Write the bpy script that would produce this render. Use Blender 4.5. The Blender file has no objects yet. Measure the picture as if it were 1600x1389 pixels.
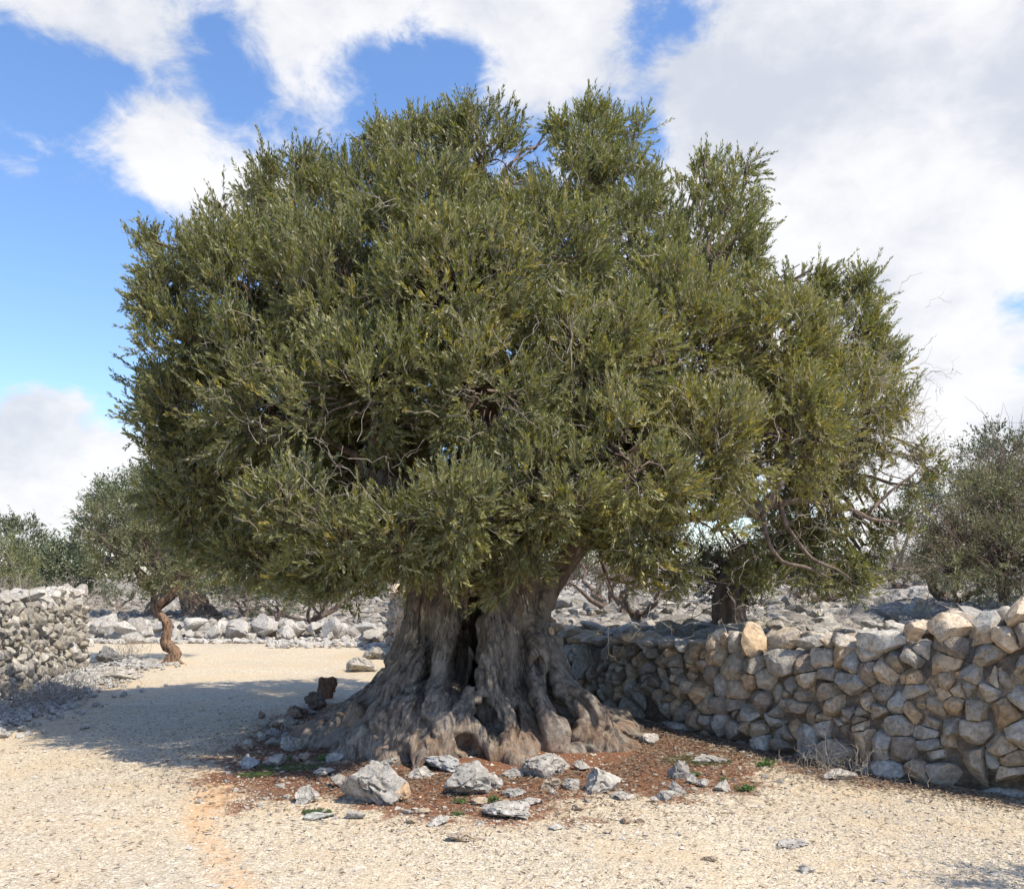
import bpy, bmesh, math
import numpy as np
from mathutils import Vector

# ------------------------------------------------------------------ camera
scene = bpy.context.scene
F, CU, HOR, EYE = 1386.0, 800.0, 900.0, 1.6          # focal length in photo pixels, centre column, horizon row, eye height
cam_d = bpy.data.cameras.new('camera'); cam = bpy.data.objects.new('camera', cam_d)
scene.collection.objects.link(cam); scene.camera = cam
cam_d.sensor_fit = 'HORIZONTAL'; cam_d.sensor_width = 36; cam_d.lens = F / 1600 * 36
cam_d.shift_y = (HOR - 694.5) / 1600
cam_d.clip_start = 0.05; cam_d.clip_end = 3000
cam.location = (0, 0, EYE); cam.rotation_euler = (math.radians(90), 0, 0)

# ------------------------------------------------------------------ light
SUN = Vector((0.85, -0.53, 0)).normalized() * math.cos(math.radians(54.5)); SUN.z = math.sin(math.radians(54.5))
sun_d = bpy.data.lights.new('sun', 'SUN'); sun_d.energy = 4.6; sun_d.angle = math.radians(0.53); sun_d.color = (1, 0.92, 0.78)
sun = bpy.data.objects.new('sun', sun_d); scene.collection.objects.link(sun)
sun.rotation_euler = SUN.to_track_quat('Z', 'Y').to_euler(); sun.location = (10, -6, 14)

scene.view_settings.view_transform = 'Standard'; scene.view_settings.look = 'None'
scene.view_settings.exposure = 0.38; scene.view_settings.gamma = 1
cy = scene.cycles
cy.max_bounces = 5; cy.diffuse_bounces = 3; cy.glossy_bounces = 2; cy.transmission_bounces = 3; cy.transparent_max_bounces = 4
cy.caustics_reflective = False; cy.caustics_refractive = False; cy.sample_clamp_indirect = 6

world = bpy.data.worlds.new('World'); scene.world = world; world.use_nodes = True
wt = world.node_tree; wt.nodes.clear()


class NT:
    """tiny node helper"""
    def __init__(s, tree): s.t = tree
    def n(s, kind, ins=None, **kw):
        nd = s.t.nodes.new(kind)
        for k, v in kw.items(): setattr(nd, k, v)
        for k, v in (ins or {}).items():
            sock = nd.inputs[k]
            if isinstance(v, bpy.types.NodeSocket): s.t.links.new(v, sock)
            else: sock.default_value = v
        return nd
    def m(s, op, a, b=None, c=None, clamp=False):
        nd = s.t.nodes.new('ShaderNodeMath'); nd.operation = op; nd.use_clamp = clamp
        for i, v in enumerate((a, b, c)):
            if v is None: continue
            if isinstance(v, bpy.types.NodeSocket): s.t.links.new(v, nd.inputs[i])
            else: nd.inputs[i].default_value = v
        return nd.outputs[0]
    def mix(s, f, a, b, blend='MIX'):
        nd = s.t.nodes.new('ShaderNodeMix'); nd.data_type = 'RGBA'; nd.blend_type = blend
        for i, v in ((0, f), (6, a), (7, b)):
            if isinstance(v, bpy.types.NodeSocket): s.t.links.new(v, nd.inputs[i])
            else: nd.inputs[i].default_value = v if i == 0 else ((*v, 1) if len(v) == 3 else v)
        return nd.outputs[2]
    def ramp(s, f, lo, hi, smooth=True):
        nd = s.t.nodes.new('ShaderNodeMapRange'); nd.interpolation_type = 'SMOOTHSTEP' if smooth else 'LINEAR'
        s.t.links.new(f, nd.inputs[0]); nd.inputs[1].default_value = lo; nd.inputs[2].default_value = hi
        return nd.outputs[0]
    def noise(s, vec, scale, detail=4, rough=0.55, dist=0.0, lac=2.0):
        nd = s.n('ShaderNodeTexNoise', {'Vector': vec, 'Scale': scale, 'Detail': detail, 'Roughness': rough, 'Distortion': dist, 'Lacunarity': lac})
        return nd.outputs[0]
    def scale(s, vec, xyz):
        return s.n('ShaderNodeVectorMath', {0: vec, 1: xyz}, operation='MULTIPLY').outputs[0]


w = NT(wt)
sky = w.n('ShaderNodeTexSky', sky_type='NISHITA', sun_disc=False, sun_elevation=math.radians(54.5),
          sun_rotation=math.atan2(SUN.x, SUN.y), air_density=1.0, dust_density=0.6, ozone_density=1.6)
tc = w.n('ShaderNodeTexCoord')
sep = w.n('ShaderNodeSeparateXYZ', {0: tc.outputs['Generated']})
az = w.m('ARCTAN2', sep.outputs[0], sep.outputs[1]); el = w.m('ARCSINE', sep.outputs[2])
def azel(u, v): return math.atan2(u - CU, F), math.atan2(HOR - v, math.hypot(F, u - CU))
# cloud banks (centre and size given as directions in the sky)
BANKS = [(80, 10, 120, 50, .6), (230, 50, 110, 90, .6), (470, 60, 100, 110, .75), (640, 5, 170, 50, .6), (880, 20, 150, 80, .75),
         (300, 260, 105, 75, .95), (200, 245, 90, 70, .6), (10, 250, 50, 40, .6), (75, 615, 60, 26, .75), (110, 710, 120, 60, .9), (30, 790, 160, 90, .9),
         (1180, 170, 150, 150, .8), (1400, 100, 300, 200, 1.1), (1400, 380, 330, 200, 1.0), (1330, 640, 260, 120, 1.0), (1560, 720, 200, 110, 1.0), (1000, 130, 25, 25, .3),
         (850, 130, 60, 60, .45), (1600, 590, 50, 45, -.75), (1600, 480, 30, 25, -.5), (170, 450, 140, 110, -.6), (600, 180, 80, 30, -.4), (690, 150, 50, 40, -.2), (1010, 200, 45, 90, -1.0), (1080, 35, 60, 30, -.7), (350, 125, 40, 60, -.5), (100, 130, 120, 40, -.8), (20, 350, 120, 60, -.5), (30, 560, 100, 30, -.5), (690, 90, 60, 40, -.6), (1480, 640, 80, 50, .3)]
dens = None
for (u, v, su, sv, a) in BANKS:
    a0, e0 = azel(u, v)
    dx = w.m('DIVIDE', w.m('SUBTRACT', az, a0), su / F); dy = w.m('DIVIDE', w.m('SUBTRACT', el, e0), sv / F)
    g = w.m('EXPONENT', w.m('MULTIPLY', w.m('ADD', w.m('MULTIPLY', dx, dx), w.m('MULTIPLY', dy, dy)), -0.8))
    g = w.m('MULTIPLY', g, a)
    dens = g if dens is None else w.m('ADD', dens, g)
cvec = w.scale(tc.outputs['Generated'], (1, 1, 1.5))
n1 = w.noise(cvec, 5.5, 9, 0.60, 0.35); n2 = w.noise(cvec, 15, 8, 0.64, 0.4)
nn = w.m('ADD', w.m('MULTIPLY', w.m('SUBTRACT', n1, .5), 2.1), w.m('MULTIPLY', w.m('SUBTRACT', n2, .5), 1.7))
cov = w.ramp(w.m('ADD', dens, nn), 0.16, 0.86)
shade = w.ramp(w.m('ADD', w.noise(cvec, 4.0, 5, .55), w.m('MULTIPLY', w.m('SUBTRACT', n2, .5), .3)), 0.32, 0.62)
cloud_col = w.mix(shade, (0.53, 0.56, 0.625), (0.79, 0.785, 0.79))
skyc = w.n('ShaderNodeHueSaturation', {'Saturation': 1.12, 'Value': 1.0, 'Color': sky.outputs[0]}).outputs[0]
skyc = w.mix(1.0, skyc, (0.175, 0.178, 0.195), 'MULTIPLY')
final = w.mix(w.m('MULTIPLY', cov, 0.96), skyc, cloud_col)
bg = w.n('ShaderNodeBackground', {'Color': final, 'Strength': 1.0})
out = w.n('ShaderNodeOutputWorld', {'Surface': bg.outputs[0]})

# ------------------------------------------------------------------ numeric helpers
rng = np.random.default_rng(7)
def P(u, v, Y): return np.array([(u - CU) / F * Y, Y, EYE - (v - HOR) / F * Y])
def G(u, v, z=0.0):
    Y = (EYE - z) * F / (v - HOR); return np.array([(u - CU) / F * Y, Y, z])
def nrm(a): return a / (np.linalg.norm(a, axis=-1, keepdims=True) + 1e-9)
def sstep(x, a, b):
    t = np.clip((x - a) / (b - a), 0, 1); return t * t * (3 - 2 * t)
def vnoise(p, seed=0):
    p = np.asarray(p, float); i = np.floor(p).astype(np.int64); f = p - i; f = f * f * f * (f * (f * 6 - 15) + 10)
    def h(x, y, z):
        n = (x * 374761393 + y * 668265263 + z * 2147483647 + seed * 1274126177) & 0xffffffff
        n = ((n ^ (n >> 13)) * 1274126177) & 0xffffffff; n = n ^ (n >> 16)
        return (n & 0xffff) / 32767.5 - 1
    r = 0
    for dx in (0, 1):
        for dy in (0, 1):
            for dz in (0, 1):
                wgt = (f[..., 0] if dx else 1 - f[..., 0]) * (f[..., 1] if dy else 1 - f[..., 1]) * (f[..., 2] if dz else 1 - f[..., 2])
                r = r + wgt * h(i[..., 0] + dx, i[..., 1] + dy, i[..., 2] + dz)
    return r
def fbm(p, fr, octv=4, seed=0, gain=.5):
    s, a, t = 0, 1, 0
    for k in range(octv):
        s = s + a * vnoise(np.asarray(p) * fr + 17.3 * k, seed + k); t += a; a *= gain; fr *= 2.03
    return s / t * 1.4

# ------------------------------------------------------------------ mesh helpers
C = scene.collection
def set_props(o, label=None, cat=None, group=None, kind=None):
    if label: o['label'] = label
    if cat: o['category'] = cat
    if group: o['group'] = group
    if kind: o['kind'] = kind
    return o
def make_mesh(name, V, FA, mat, col=None, smooth=True, vattr=None, sharp=None):
    """V (n,3); FA array or list of arrays (m,k); col per-face rgb"""
    me = bpy.data.meshes.new(name)
    if not isinstance(FA, list): FA = [FA]
    FA = [f for f in FA if len(f)]
    V = np.asarray(V, np.float32)
    nl = sum(f.size for f in FA); nf = sum(len(f) for f in FA)
    me.vertices.add(len(V)); me.vertices.foreach_set('co', V.ravel())
    me.loops.add(nl); me.loops.foreach_set('vertex_index', np.concatenate([f.ravel() for f in FA]).astype(np.int32))
    tot = np.concatenate([np.full(len(f), f.shape[1], np.int32) for f in FA])
    st = np.concatenate([[0], np.cumsum(tot)[:-1]]).astype(np.int32)
    me.polygons.add(nf); me.polygons.foreach_set('loop_start', st); me.polygons.foreach_set('loop_total', tot)
    me.update(calc_edges=True)
    me.polygons.foreach_set('use_smooth', np.full(nf, smooth))
    if col is not None:
        a = me.attributes.new('Col', 'FLOAT_COLOR', 'FACE')
        c = np.ones((nf, 4), np.float32); c[:, :3] = col; a.data.foreach_set('color', c.ravel())
    for k, arr in (vattr or {}).items():
        arr = np.asarray(arr, np.float32)
        if arr.ndim == 1: me.attributes.new(k, 'FLOAT', 'POINT').data.foreach_set('value', arr)
        else: me.attributes.new(k, 'FLOAT_VECTOR', 'POINT').data.foreach_set('vector', arr.ravel())
    if sharp: me.set_sharp_from_angle(angle=math.radians(sharp))
    me.materials.append(mat)
    return me
def link(name, me, parent=None, loc=None, rot=None, scl=None):
    o = bpy.data.objects.new(name, me); C.objects.link(o)
    if parent: o.parent = parent
    if loc is not None: o.location = loc
    if rot is not None: o.rotation_euler = rot
    if scl is not None: o.scale = scl
    return o
def empty(name, loc, label, cat, group=None):
    return set_props(link(name, None, loc=loc), label, cat, group)
class Acc:
    """collects pieces of geometry that belong to one mesh"""
    def __init__(s): s.V, s.F, s.c, s.n = [], {}, {}, 0
    def add(s, V, Fc, col=(.5, .5, .5)):
        V = np.asarray(V).reshape(-1, 3); k = Fc.shape[1]
        s.V.append(V); s.F.setdefault(k, []).append(Fc + s.n)
        c = np.asarray(col, float); s.c.setdefault(k, []).append(np.broadcast_to(c, (len(Fc), 3)) if c.ndim == 1 else c)
        s.n += len(V)
    def mesh(s, name, mat, smooth=True, off=(0, 0, 0), sharp=None, vattr=None):
        ks = list(s.F)
        return make_mesh(name, np.concatenate(s.V) - np.asarray(off), [np.concatenate(s.F[k]) for k in ks], mat,
                         np.concatenate([np.concatenate(s.c[k]) for k in ks]), smooth, vattr, sharp)
def tubes(Pt, R, k=6):
    """Pt (m,n,3), R (m,n) -> verts, quads of m tubes"""
    Pt = np.asarray(Pt, float); R = np.asarray(R, float)
    if Pt.ndim == 2: Pt, R = Pt[None], R[None]
    m, n, _ = Pt.shape
    T = nrm(np.gradient(Pt, axis=1)); mean = nrm(Pt[:, -1] - Pt[:, 0])
    ref = np.where(np.abs(mean[:, 2:3]) > .8, np.array([[1., .2, 0]]), np.array([[0, .1, 1.]]))[:, None]
    A = nrm(np.cross(T, ref)); B = np.cross(T, A)
    th = np.arange(k) / k * 2 * math.pi
    V = Pt[:, :, None] + R[:, :, None, None] * (A[:, :, None] * np.cos(th)[None, None, :, None] + B[:, :, None] * np.sin(th)[None, None, :, None])
    a = np.arange(m)[:, None, None] * n * k; i = np.arange(n - 1)[None, :, None] * k; j = np.arange(k)[None, None]
    j2 = (j + 1) % k
    Q = np.stack(np.broadcast_arrays(a + i + j, a + i + j2, a + i + k + j2, a + i + k + j), -1).reshape(-1, 4)
    return V.reshape(-1, 3), Q
def bez(a, b, bend, n=8, jit=0.0, rs=rng):
    a, b = np.asarray(a, float), np.asarray(b, float); t = np.linspace(0, 1, n)[:, None]
    p = (1 - t) ** 2 * a + 2 * t * (1 - t) * ((a + b) / 2 + np.asarray(bend)) + t * t * b
    if jit: p[1:-1] += rs.normal(0, jit, (n - 2, 3))
    return p
ICO = {}
def ico(s):
    if s not in ICO:
        bm = bmesh.new(); bmesh.ops.create_icosphere(bm, subdivisions=s, radius=1)
        ICO[s] = (np.array([v.co[:] for v in bm.verts]), np.array([[v.index for v in f.verts] for f in bm.faces])); bm.free()
    return ICO[s]
def rock(rs, dims, sub=3, planes=9, amp=.16, fine=.04, cut=(.5, .85)):
    V, Fc = ico(sub); sd = int(rs.integers(1 << 20)); off = rs.uniform(0, 50, 3)
    V = V * (1 + amp * fbm(V + off, 1.3, 2, sd))[:, None]
    for _ in range(planes):
        nv = nrm(rs.normal(size=3)); d = rs.uniform(*cut)
        e = np.maximum(V @ nv - d, 0); V = V - (e * .97)[:, None] * nv
    if fine: V = V * (1 + fine * fbm(V + off, 4.5, 3, sd + 9))[:, None]
    V = V / np.maximum(np.abs(V).max(0), .3)
    return V * np.asarray(dims) / 2, Fc

# ------------------------------------------------------------------ materials
def new_mat(name):
    m = bpy.data.materials.new(name); m.use_nodes = True; m.node_tree.nodes.clear(); return m, NT(m.node_tree)
def finish(t, shader, disp=None):
    o = t.n('ShaderNodeOutputMaterial', {'Surface': shader})
def attr(t, name): return t.n('ShaderNodeAttribute', attribute_name=name)
def bump(t, h, strength, dist, nrml=None):
    ins = {'Height': h, 'Strength': strength, 'Distance': dist}
    if nrml is not None: ins['Normal'] = nrml
    return t.n('ShaderNodeBump', ins).outputs[0]

def leaf_material(name, under=(0.255, 0.25, 0.145), rough=.48):
    m, t = new_mat(name)
    col = attr(t, 'Col').outputs['Color']; geo = t.n('ShaderNodeNewGeometry')
    c = t.mix(t.m('MULTIPLY', geo.outputs['Backfacing'], .58), col, under)
    p = t.n('ShaderNodeBsdfPrincipled', {'Base Color': c, 'Roughness': rough, 'Specular IOR Level': .45})
    tr = t.n('ShaderNodeBsdfTranslucent', {'Color': t.mix(1.0, col, (1.5, 1.7, .7), 'MULTIPLY')})
    mx = t.n('ShaderNodeMixShader', {0: .22, 1: p.outputs[0], 2: tr.outputs[0]})
    finish(t, mx.outputs[0]); return m
def twig_material(name, a=(.17, .14, .11), b=(.33, .29, .24), bark_scale=14):
    m, t = new_mat(name)
    pos = t.n('ShaderNodeTexCoord').outputs['Object']
    n = t.noise(t.scale(pos, (1, 1, .35)), bark_scale, 4, .6)
    c = t.mix(t.ramp(n, .35, .65), a, b)
    p = t.n('ShaderNodeBsdfPrincipled', {'Base Color': c, 'Roughness': .9, 'Normal': bump(t, n, .5, .02)})
    finish(t, p.outputs[0]); return m
def stone_material(name, stain=.5, warm=(.46, .33, .2), pit=.5, lichen=.45):
    m, t = new_mat(name)
    pos = t.n('ShaderNodeNewGeometry').outputs['Position']
    col = attr(t, 'Col').outputs['Color']
    n1 = t.noise(pos, 3.5, 5, .6); n2 = t.noise(pos, 22, 6, .68); n3 = t.noise(pos, 9, 5, .65, .4)
    c = t.mix(t.ramp(n2, .3, .75), t.mix(1.0, col, (.62, .60, .58), 'MULTIPLY'), t.mix(1.0, col, (1.28, 1.27, 1.25), 'MULTIPLY'))
    c = t.mix(t.m('MULTIPLY', t.ramp(n3, .52, .68), stain), c, warm)
    c = t.mix(t.m('MULTIPLY', t.ramp(n1, .55, .7), lichen), c, (.24, .245, .235))
    vo = t.n('ShaderNodeTexVoronoi', {'Vector': pos, 'Scale': 34.0}).outputs[0]
    pits = t.m('MULTIPLY', t.m('SUBTRACT', 1.0, t.ramp(vo, .05, .28)), t.ramp(n1, .45, .6))
    c = t.mix(t.m('MULTIPLY', pits, .45), c, (.1, .095, .085))
    h = t.m('ADD', t.m('MULTIPLY', n2, .6), t.m('ADD', t.m('MULTIPLY', n3, 1.1), t.m('MULTIPLY', pits, -pit)))
    p = t.n('ShaderNodeBsdfPrincipled', {'Base Color': c, 'Roughness': .88, 'Specular IOR Level': .25, 'Normal': bump(t, h, .95, .028)})
    finish(t, p.outputs[0]); return m
def bark_material():
    m, t = new_mat('olive_bark')
    bu = attr(t, 'bark').outputs['Vector']; pos = t.n('ShaderNodeNewGeometry').outputs['Position']
    z = t.n('ShaderNodeSeparateXYZ', {0: pos}).outputs[2]
    fib = t.noise(t.scale(bu, (1, 1, .15)), 42, 8, .78, .35); big = t.noise(bu, 2.6, 5, .6); mid = t.noise(pos, 7, 5, .65, .5); fine = t.noise(pos, 75, 5, .75); crk = t.n('ShaderNodeTexVoronoi', {'Vector': t.scale(bu, (1, 1, .35)), 'Scale': 26.0, 'Randomness': 1.0}, feature='DISTANCE_TO_EDGE').outputs[0]
    c = t.mix(t.ramp(fib, .34, .64), (.075, .060, .047), (.45, .38, .30))
    c = t.mix(t.m('MULTIPLY', t.m('SUBTRACT', 1.0, t.ramp(crk, .0, .10)), .16), c, (.05, .04, .03))
    c = t.mix(t.m('MULTIPLY', t.ramp(fine, .5, .75), .35), c, (.45, .39, .31))
    c = t.mix(t.m('MULTIPLY', t.ramp(mid, .5, .66), .75), c, (.075, .068, .06))
    c = t.mix(t.m('MULTIPLY', t.ramp(big, .5, .64), .55), c, (.40, .35, .29))
    rust = t.m('MULTIPLY', t.ramp(z, .55, .0, False), t.ramp(t.noise(pos, 3.1, 4, .6), .42, .62))
    c = t.mix(t.m('MULTIPLY', rust, .6), c, (.30, .16, .085))
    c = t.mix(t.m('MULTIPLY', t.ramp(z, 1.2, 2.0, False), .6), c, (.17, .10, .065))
    h = t.m('ADD', t.m('ADD', t.m('MULTIPLY', fib, 1.3), t.m('MULTIPLY', mid, .9)), t.m('ADD', t.m('MULTIPLY', fine, .45), t.m('MULTIPLY', t.ramp(crk, .0, .12), .12)))
    p = t.n('ShaderNodeBsdfPrincipled', {'Base Color': c, 'Roughness': .92, 'Specular IOR Level': .2, 'Normal': bump(t, h, .9, .03)})
    finish(t, p.outputs[0]); return m
def ground_material():
    m, t = new_mat('gravel_and_earth')
    pos = t.n('ShaderNodeNewGeometry').outputs['Position']
    red = attr(t, 'red').outputs['Fac']; karst = attr(t, 'karst').outputs['Fac']; orange = attr(t, 'orange').outputs['Fac']
    nb = t.noise(pos, 1.1, 5, .6); nm = t.noise(pos, 5.0, 5, .65); nf = t.noise(pos, 45, 4, .7)
    vo = t.n('ShaderNodeTexVoronoi', {'Vector': pos, 'Scale': 55.0, 'Randomness': 1.0}); vc = t.n('ShaderNodeSeparateColor', {0: vo.outputs[1]}).outputs[0]
    vb = t.n('ShaderNodeTexVoronoi', {'Vector': pos, 'Scale': 24.0}); vbc = t.n('ShaderNodeSeparateColor', {0: vb.outputs[1]}).outputs[1]
    c = t.mix(vc, (.46, .38, .265), (.70, .60, .435))
    c = t.mix(t.m('MULTIPLY', t.ramp(t.noise(pos, .55, 4, .6), .42, .62), .4), c, (.37, .325, .265))
    c = t.mix(t.m('MULTIPLY', t.ramp(vbc, .7, .95), .55), c, (.74, .66, .52))
    c = t.mix(t.m('MULTIPLY', t.ramp(vo.outputs[0], .42, .75), .45), c, (.25, .2, .14))
    c = t.mix(t.m('MULTIPLY', t.ramp(nb, .42, .66), .5), c, (.60, .45, .27))
    c = t.mix(t.m('MULTIPLY', t.ramp(t.m('ADD', orange, t.m('MULTIPLY', t.m('SUBTRACT', t.m('ADD', t.m('MULTIPLY', nm, .6), t.m('MULTIPLY', nf, .4)), .5), 1.8)), .3, .95), .75), c, t.mix(t.ramp(nf, .3, .7), (.52, .30, .14), (.68, .43, .23)))
    rmask = t.ramp(t.m('ADD', red, t.m('ADD', t.m('MULTIPLY', t.m('SUBTRACT', nm, .5), 1.6), t.m('MULTIPLY', t.m('SUBTRACT', nf, .5), 1.3))), .40, .72)
    rc = t.mix(t.ramp(nf, .3, .7), (.12, .055, .03), (.27, .135, .075))
    c = t.mix(rmask, c, rc)
    kc = t.mix(t.ramp(nm, .35, .65), (.17, .145, .11), (.36, .33, .28))
    kc = t.mix(t.m('MULTIPLY', t.ramp(nb, .5, .62), .6), kc, (.23, .15, .09))
    c = t.mix(karst, c, kc)
    h = t.m('ADD', t.m('MULTIPLY', vo.outputs[0], -.55), t.m('ADD', t.m('MULTIPLY', vb.outputs[0], -.5), t.m('MULTIPLY', nf, .5)))
    p = t.n('ShaderNodeBsdfPrincipled', {'Base Color': c, 'Roughness': .95, 'Specular IOR Level': .15, 'Normal': bump(t, h, .8, .014)})
    finish(t, p.outputs[0]); return m
def flat_material(name, rough=.9):
    m, t = new_mat(name)
    n = t.noise(t.n('ShaderNodeNewGeometry').outputs['Position'], 60, 3, .6)
    c = t.mix(t.m('MULTIPLY', n, .35), attr(t, 'Col').outputs['Color'], (.3, .25, .2))
    finish(t, t.n('ShaderNodeBsdfPrincipled', {'Base Color': c, 'Roughness': rough, 'Specular IOR Level': .2}).outputs[0]); return m

M_leaf = leaf_material('olive_leaf'); M_twig = twig_material('twig_bark'); M_dry = twig_material('dry_twig', (.27, .22, .17), (.46, .40, .33))
M_limb = twig_material('limb_bark', (.09, .065, .05), (.22, .16, .12), 20)
M_stone = stone_material('wall_stone', .5, (.45, .32, .19)); M_lime = stone_material('grey_limestone', .18, (.44, .33, .22), .6, .3); M_rub = stone_material('white_rubble', .12, (.42, .34, .24), .4, .25)
M_bark = bark_material(); M_ground = ground_material(); M_peb = flat_material('pebble'); M_herb = leaf_material('herb_leaf', (.12, .2, .06), .5)

# ------------------------------------------------------------------ terrain
WALL = np.array([(4.95, 4.75), (3.72, 6.4), (2.86, 7.3), (2.12, 8.4), (1.42, 9.64), (.62, 11.2), (-1.2, 15), (-2.75, 19.6)])
EXT = np.vstack([[(14, -6)], WALL, [(-8, 36), (-30, 90)]])
def wall_dist(x, y, poly=EXT):
    best = np.full(np.shape(x), 1e9); sgn = np.ones(np.shape(x))
    for (ax, ay), (bx, by) in zip(poly[:-1], poly[1:]):
        dx, dy = bx - ax, by - ay; t = np.clip(((x - ax) * dx + (y - ay) * dy) / (dx * dx + dy * dy), 0, 1)
        d = np.hypot(x - ax - t * dx, y - ay - t * dy); s = np.where(dx * (y - ay) - dy * (x - ax) < 0, 1.0, -1.0)
        upd = d < best; best = np.where(upd, d, best); sgn = np.where(upd, s, sgn)
    return best * sgn
LW = np.array([(-5.2, 6.5), (-6.1, 10.4), (-6.55, 12.4), (-6.95, 14.6)])   # foot of the left wall
def H(x, y):
    x, y = np.asarray(x, float), np.asarray(y, float)
    d = wall_dist(x, y); soft = .55 + np.maximum(y - 19, 0) * .7
    p = np.stack([x, y, x * 0], -1)
    h = sstep(d, .22, .22 + soft) * .76 + .058 * np.clip(d - .3, 0, 34)
    h = h + np.where(d > .3, .09 * fbm(p, 1.3, 3, 5) * sstep(d, .3, 1.2), 0)
    h = h + .014 * np.clip(y - 24, 0, 60) * (d < 0) + .012 * fbm(p, .9, 3, 3)
    mound = np.exp(-(((x + .3) / 2.1) ** 2 + ((y - 8.7) / 1.9) ** 2) * 1.1)
    return h + .10 * mound
def axis(lo, hi, fine, f0, f1, grow=1.12):
    a = list(np.arange(f0, f1, fine)); s = fine
    while a[-1] < hi: s *= grow; a.append(a[-1] + s)
    s = fine
    while a[0] > lo: s *= grow; a.insert(0, a[0] - s)
    return np.array(a)
gx = axis(-700, 700, .07, -7, 5.5); gy = axis(-60, 1500, .07, 4, 13)
X, Y = np.meshgrid(gx, gy); x, y = X.ravel(), Y.ravel(); z = H(x, y)
d = wall_dist(x, y); pn = np.stack([x, y, x * 0], -1)
nz1 = fbm(pn, 1.6, 3, 11)
ell = np.sqrt(((x + .2) / 2.15) ** 2 + ((y - 7.75) / 1.95) ** 2)
red = 1 - sstep(ell + .26 * nz1, .70, 1.30)
red = np.maximum(red, .95 * np.exp(-(np.abs((x + 1.95) / .85) ** 2)) * sstep(y, 6.6, 7.6) * (1 - sstep(y, 10.8, 12)))
foot = np.exp(-((d + .25) / .45) ** 2) * (y > 6.6) * (y < 13) * .7
red = np.maximum(red, foot)
red = np.maximum(red, .9 * np.exp(-(((x + 15.5) / 5) ** 2 + ((y - 37) / 4) ** 2)))
sx = -2.35 + (6.9 - y) * .36 + .1 * np.sin(y * 3)
orange = .7 * np.exp(-((x - sx) / .2) ** 2) * sstep(y, 3.0, 4.2) * (1 - sstep(y, 6.9, 7.6)) + .35 * (1 - sstep(ell, 1.0, 1.45)) + .25 * np.clip(nz1, 0, 1) * (x < 0)
karst = np.maximum(sstep(d, -.05, .3), sstep(y + .5 * nz1, 21.0, 22.5))
ld = wall_dist(x, y, LW); karst = np.maximum(karst, sstep(-ld * (y < 17) , -.9, -.3) * (x < -4) * 0 + (x < np.interp(y, LW[:, 1], LW[:, 0]) + .35) * (y < 17) * (x < -3))
nx, ny = len(gx), len(gy); ii = (np.arange(ny - 1)[:, None] * nx + np.arange(nx - 1)[None]).ravel()
quads = np.stack([ii, ii + 1, ii + nx + 1, ii + nx], 1)
cx, cyy = x[quads].mean(1), y[quads].mean(1)
is_path = (red[quads].mean(1) < .5) & (karst[quads].mean(1) < .5) & (cyy < 22.5) & (cyy > -10) & (cx > -9)
def sub(name, sel, label):
    q = quads[sel]; used, inv = np.unique(q, return_inverse=True)
    me = make_mesh(name, np.stack([x, y, z], 1)[used], inv.reshape(q.shape), M_ground, vattr={'red': red[used], 'karst': karst[used], 'orange': orange[used]})
    o = link(name, me); set_props(o, label, kind='structure')
sub('ground', ~is_path, 'red earth and pale karst ground around the path'); sub('gravel_path', is_path, 'pale cream gravel path bending round the tree')

# gravel: loose stones lying on the path
def scatter_pebbles(name, n, smin, smax, reg, seed, label, densf, pal):
    rs = np.random.default_rng(seed)
    px = rs.uniform(reg[0], reg[1], n); py = reg[2] + (reg[3] - reg[2]) * rs.random(n) ** 1.25
    keep = densf(px, py, rs.random(n)); px, py = px[keep], py[keep]; n = len(px)
    pz = H(px, py); s = smin + (smax - smin) * rs.random(n) ** 3
    O = np.array([(1, 0, 0), (-1, 0, 0), (0, 1, 0), (0, -1, 0), (0, 0, 1), (0, 0, -1)], float)
    Fo = np.array([(0, 2, 4), (2, 1, 4), (1, 3, 4), (3, 0, 4), (2, 0, 5), (1, 2, 5), (3, 1, 5), (0, 3, 5)])
    V = O[None] * rs.uniform(.55, 1.25, (n, 6, 1)) + rs.normal(0, .22, (n, 6, 3))
    V[..., 2] *= .55; V[..., 0] *= rs.uniform(.8, 1.3, (n, 1))
    a = rs.uniform(0, 6.283, n)[:, None]; ca, sa = np.cos(a), np.sin(a)
    Vx = V[..., 0] * ca - V[..., 1] * sa; Vy = V[..., 0] * sa + V[..., 1] * ca
    V = np.stack([Vx, Vy, V[..., 2]], -1) * s[:, None, None] + np.stack([px, py, pz + s * .18], -1)[:, None]
    Fc = (Fo[None] + np.arange(n)[:, None, None] * 6).reshape(-1, 3)
    pal = np.asarray(pal); ci = rs.integers(len(pal), size=n); col = pal[ci] * rs.uniform(.75, 1.2, (n, 1))
    o = link(name, make_mesh(name, V.reshape(-1, 3), Fc, M_peb, np.repeat(col, 8, 0), smooth=False)); set_props(o, label, kind='stuff')
def on_gravel(px, py, r):
    dd = wall_dist(px, py); e = np.sqrt(((px + .15) / 2.35) ** 2 + ((py - 7.75) / 2.05) ** 2)
    pr = .15 + .85 * sstep(e, .75, 1.15); pr = pr * (.35 + .65 * sstep(np.abs(px - (-2.35 + (6.9 - py) * .36)), .1, .3))
    nzz = fbm(np.stack([px, py, px * 0], -1), 1.1, 3, 77)
    vis = np.abs(px) < py * .62 + .4
    return (dd < -.12) & vis & (r < pr * (.7 + .5 * nzz)) & (px > np.interp(py, LW[:, 1], LW[:, 0]) + .2)
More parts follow.
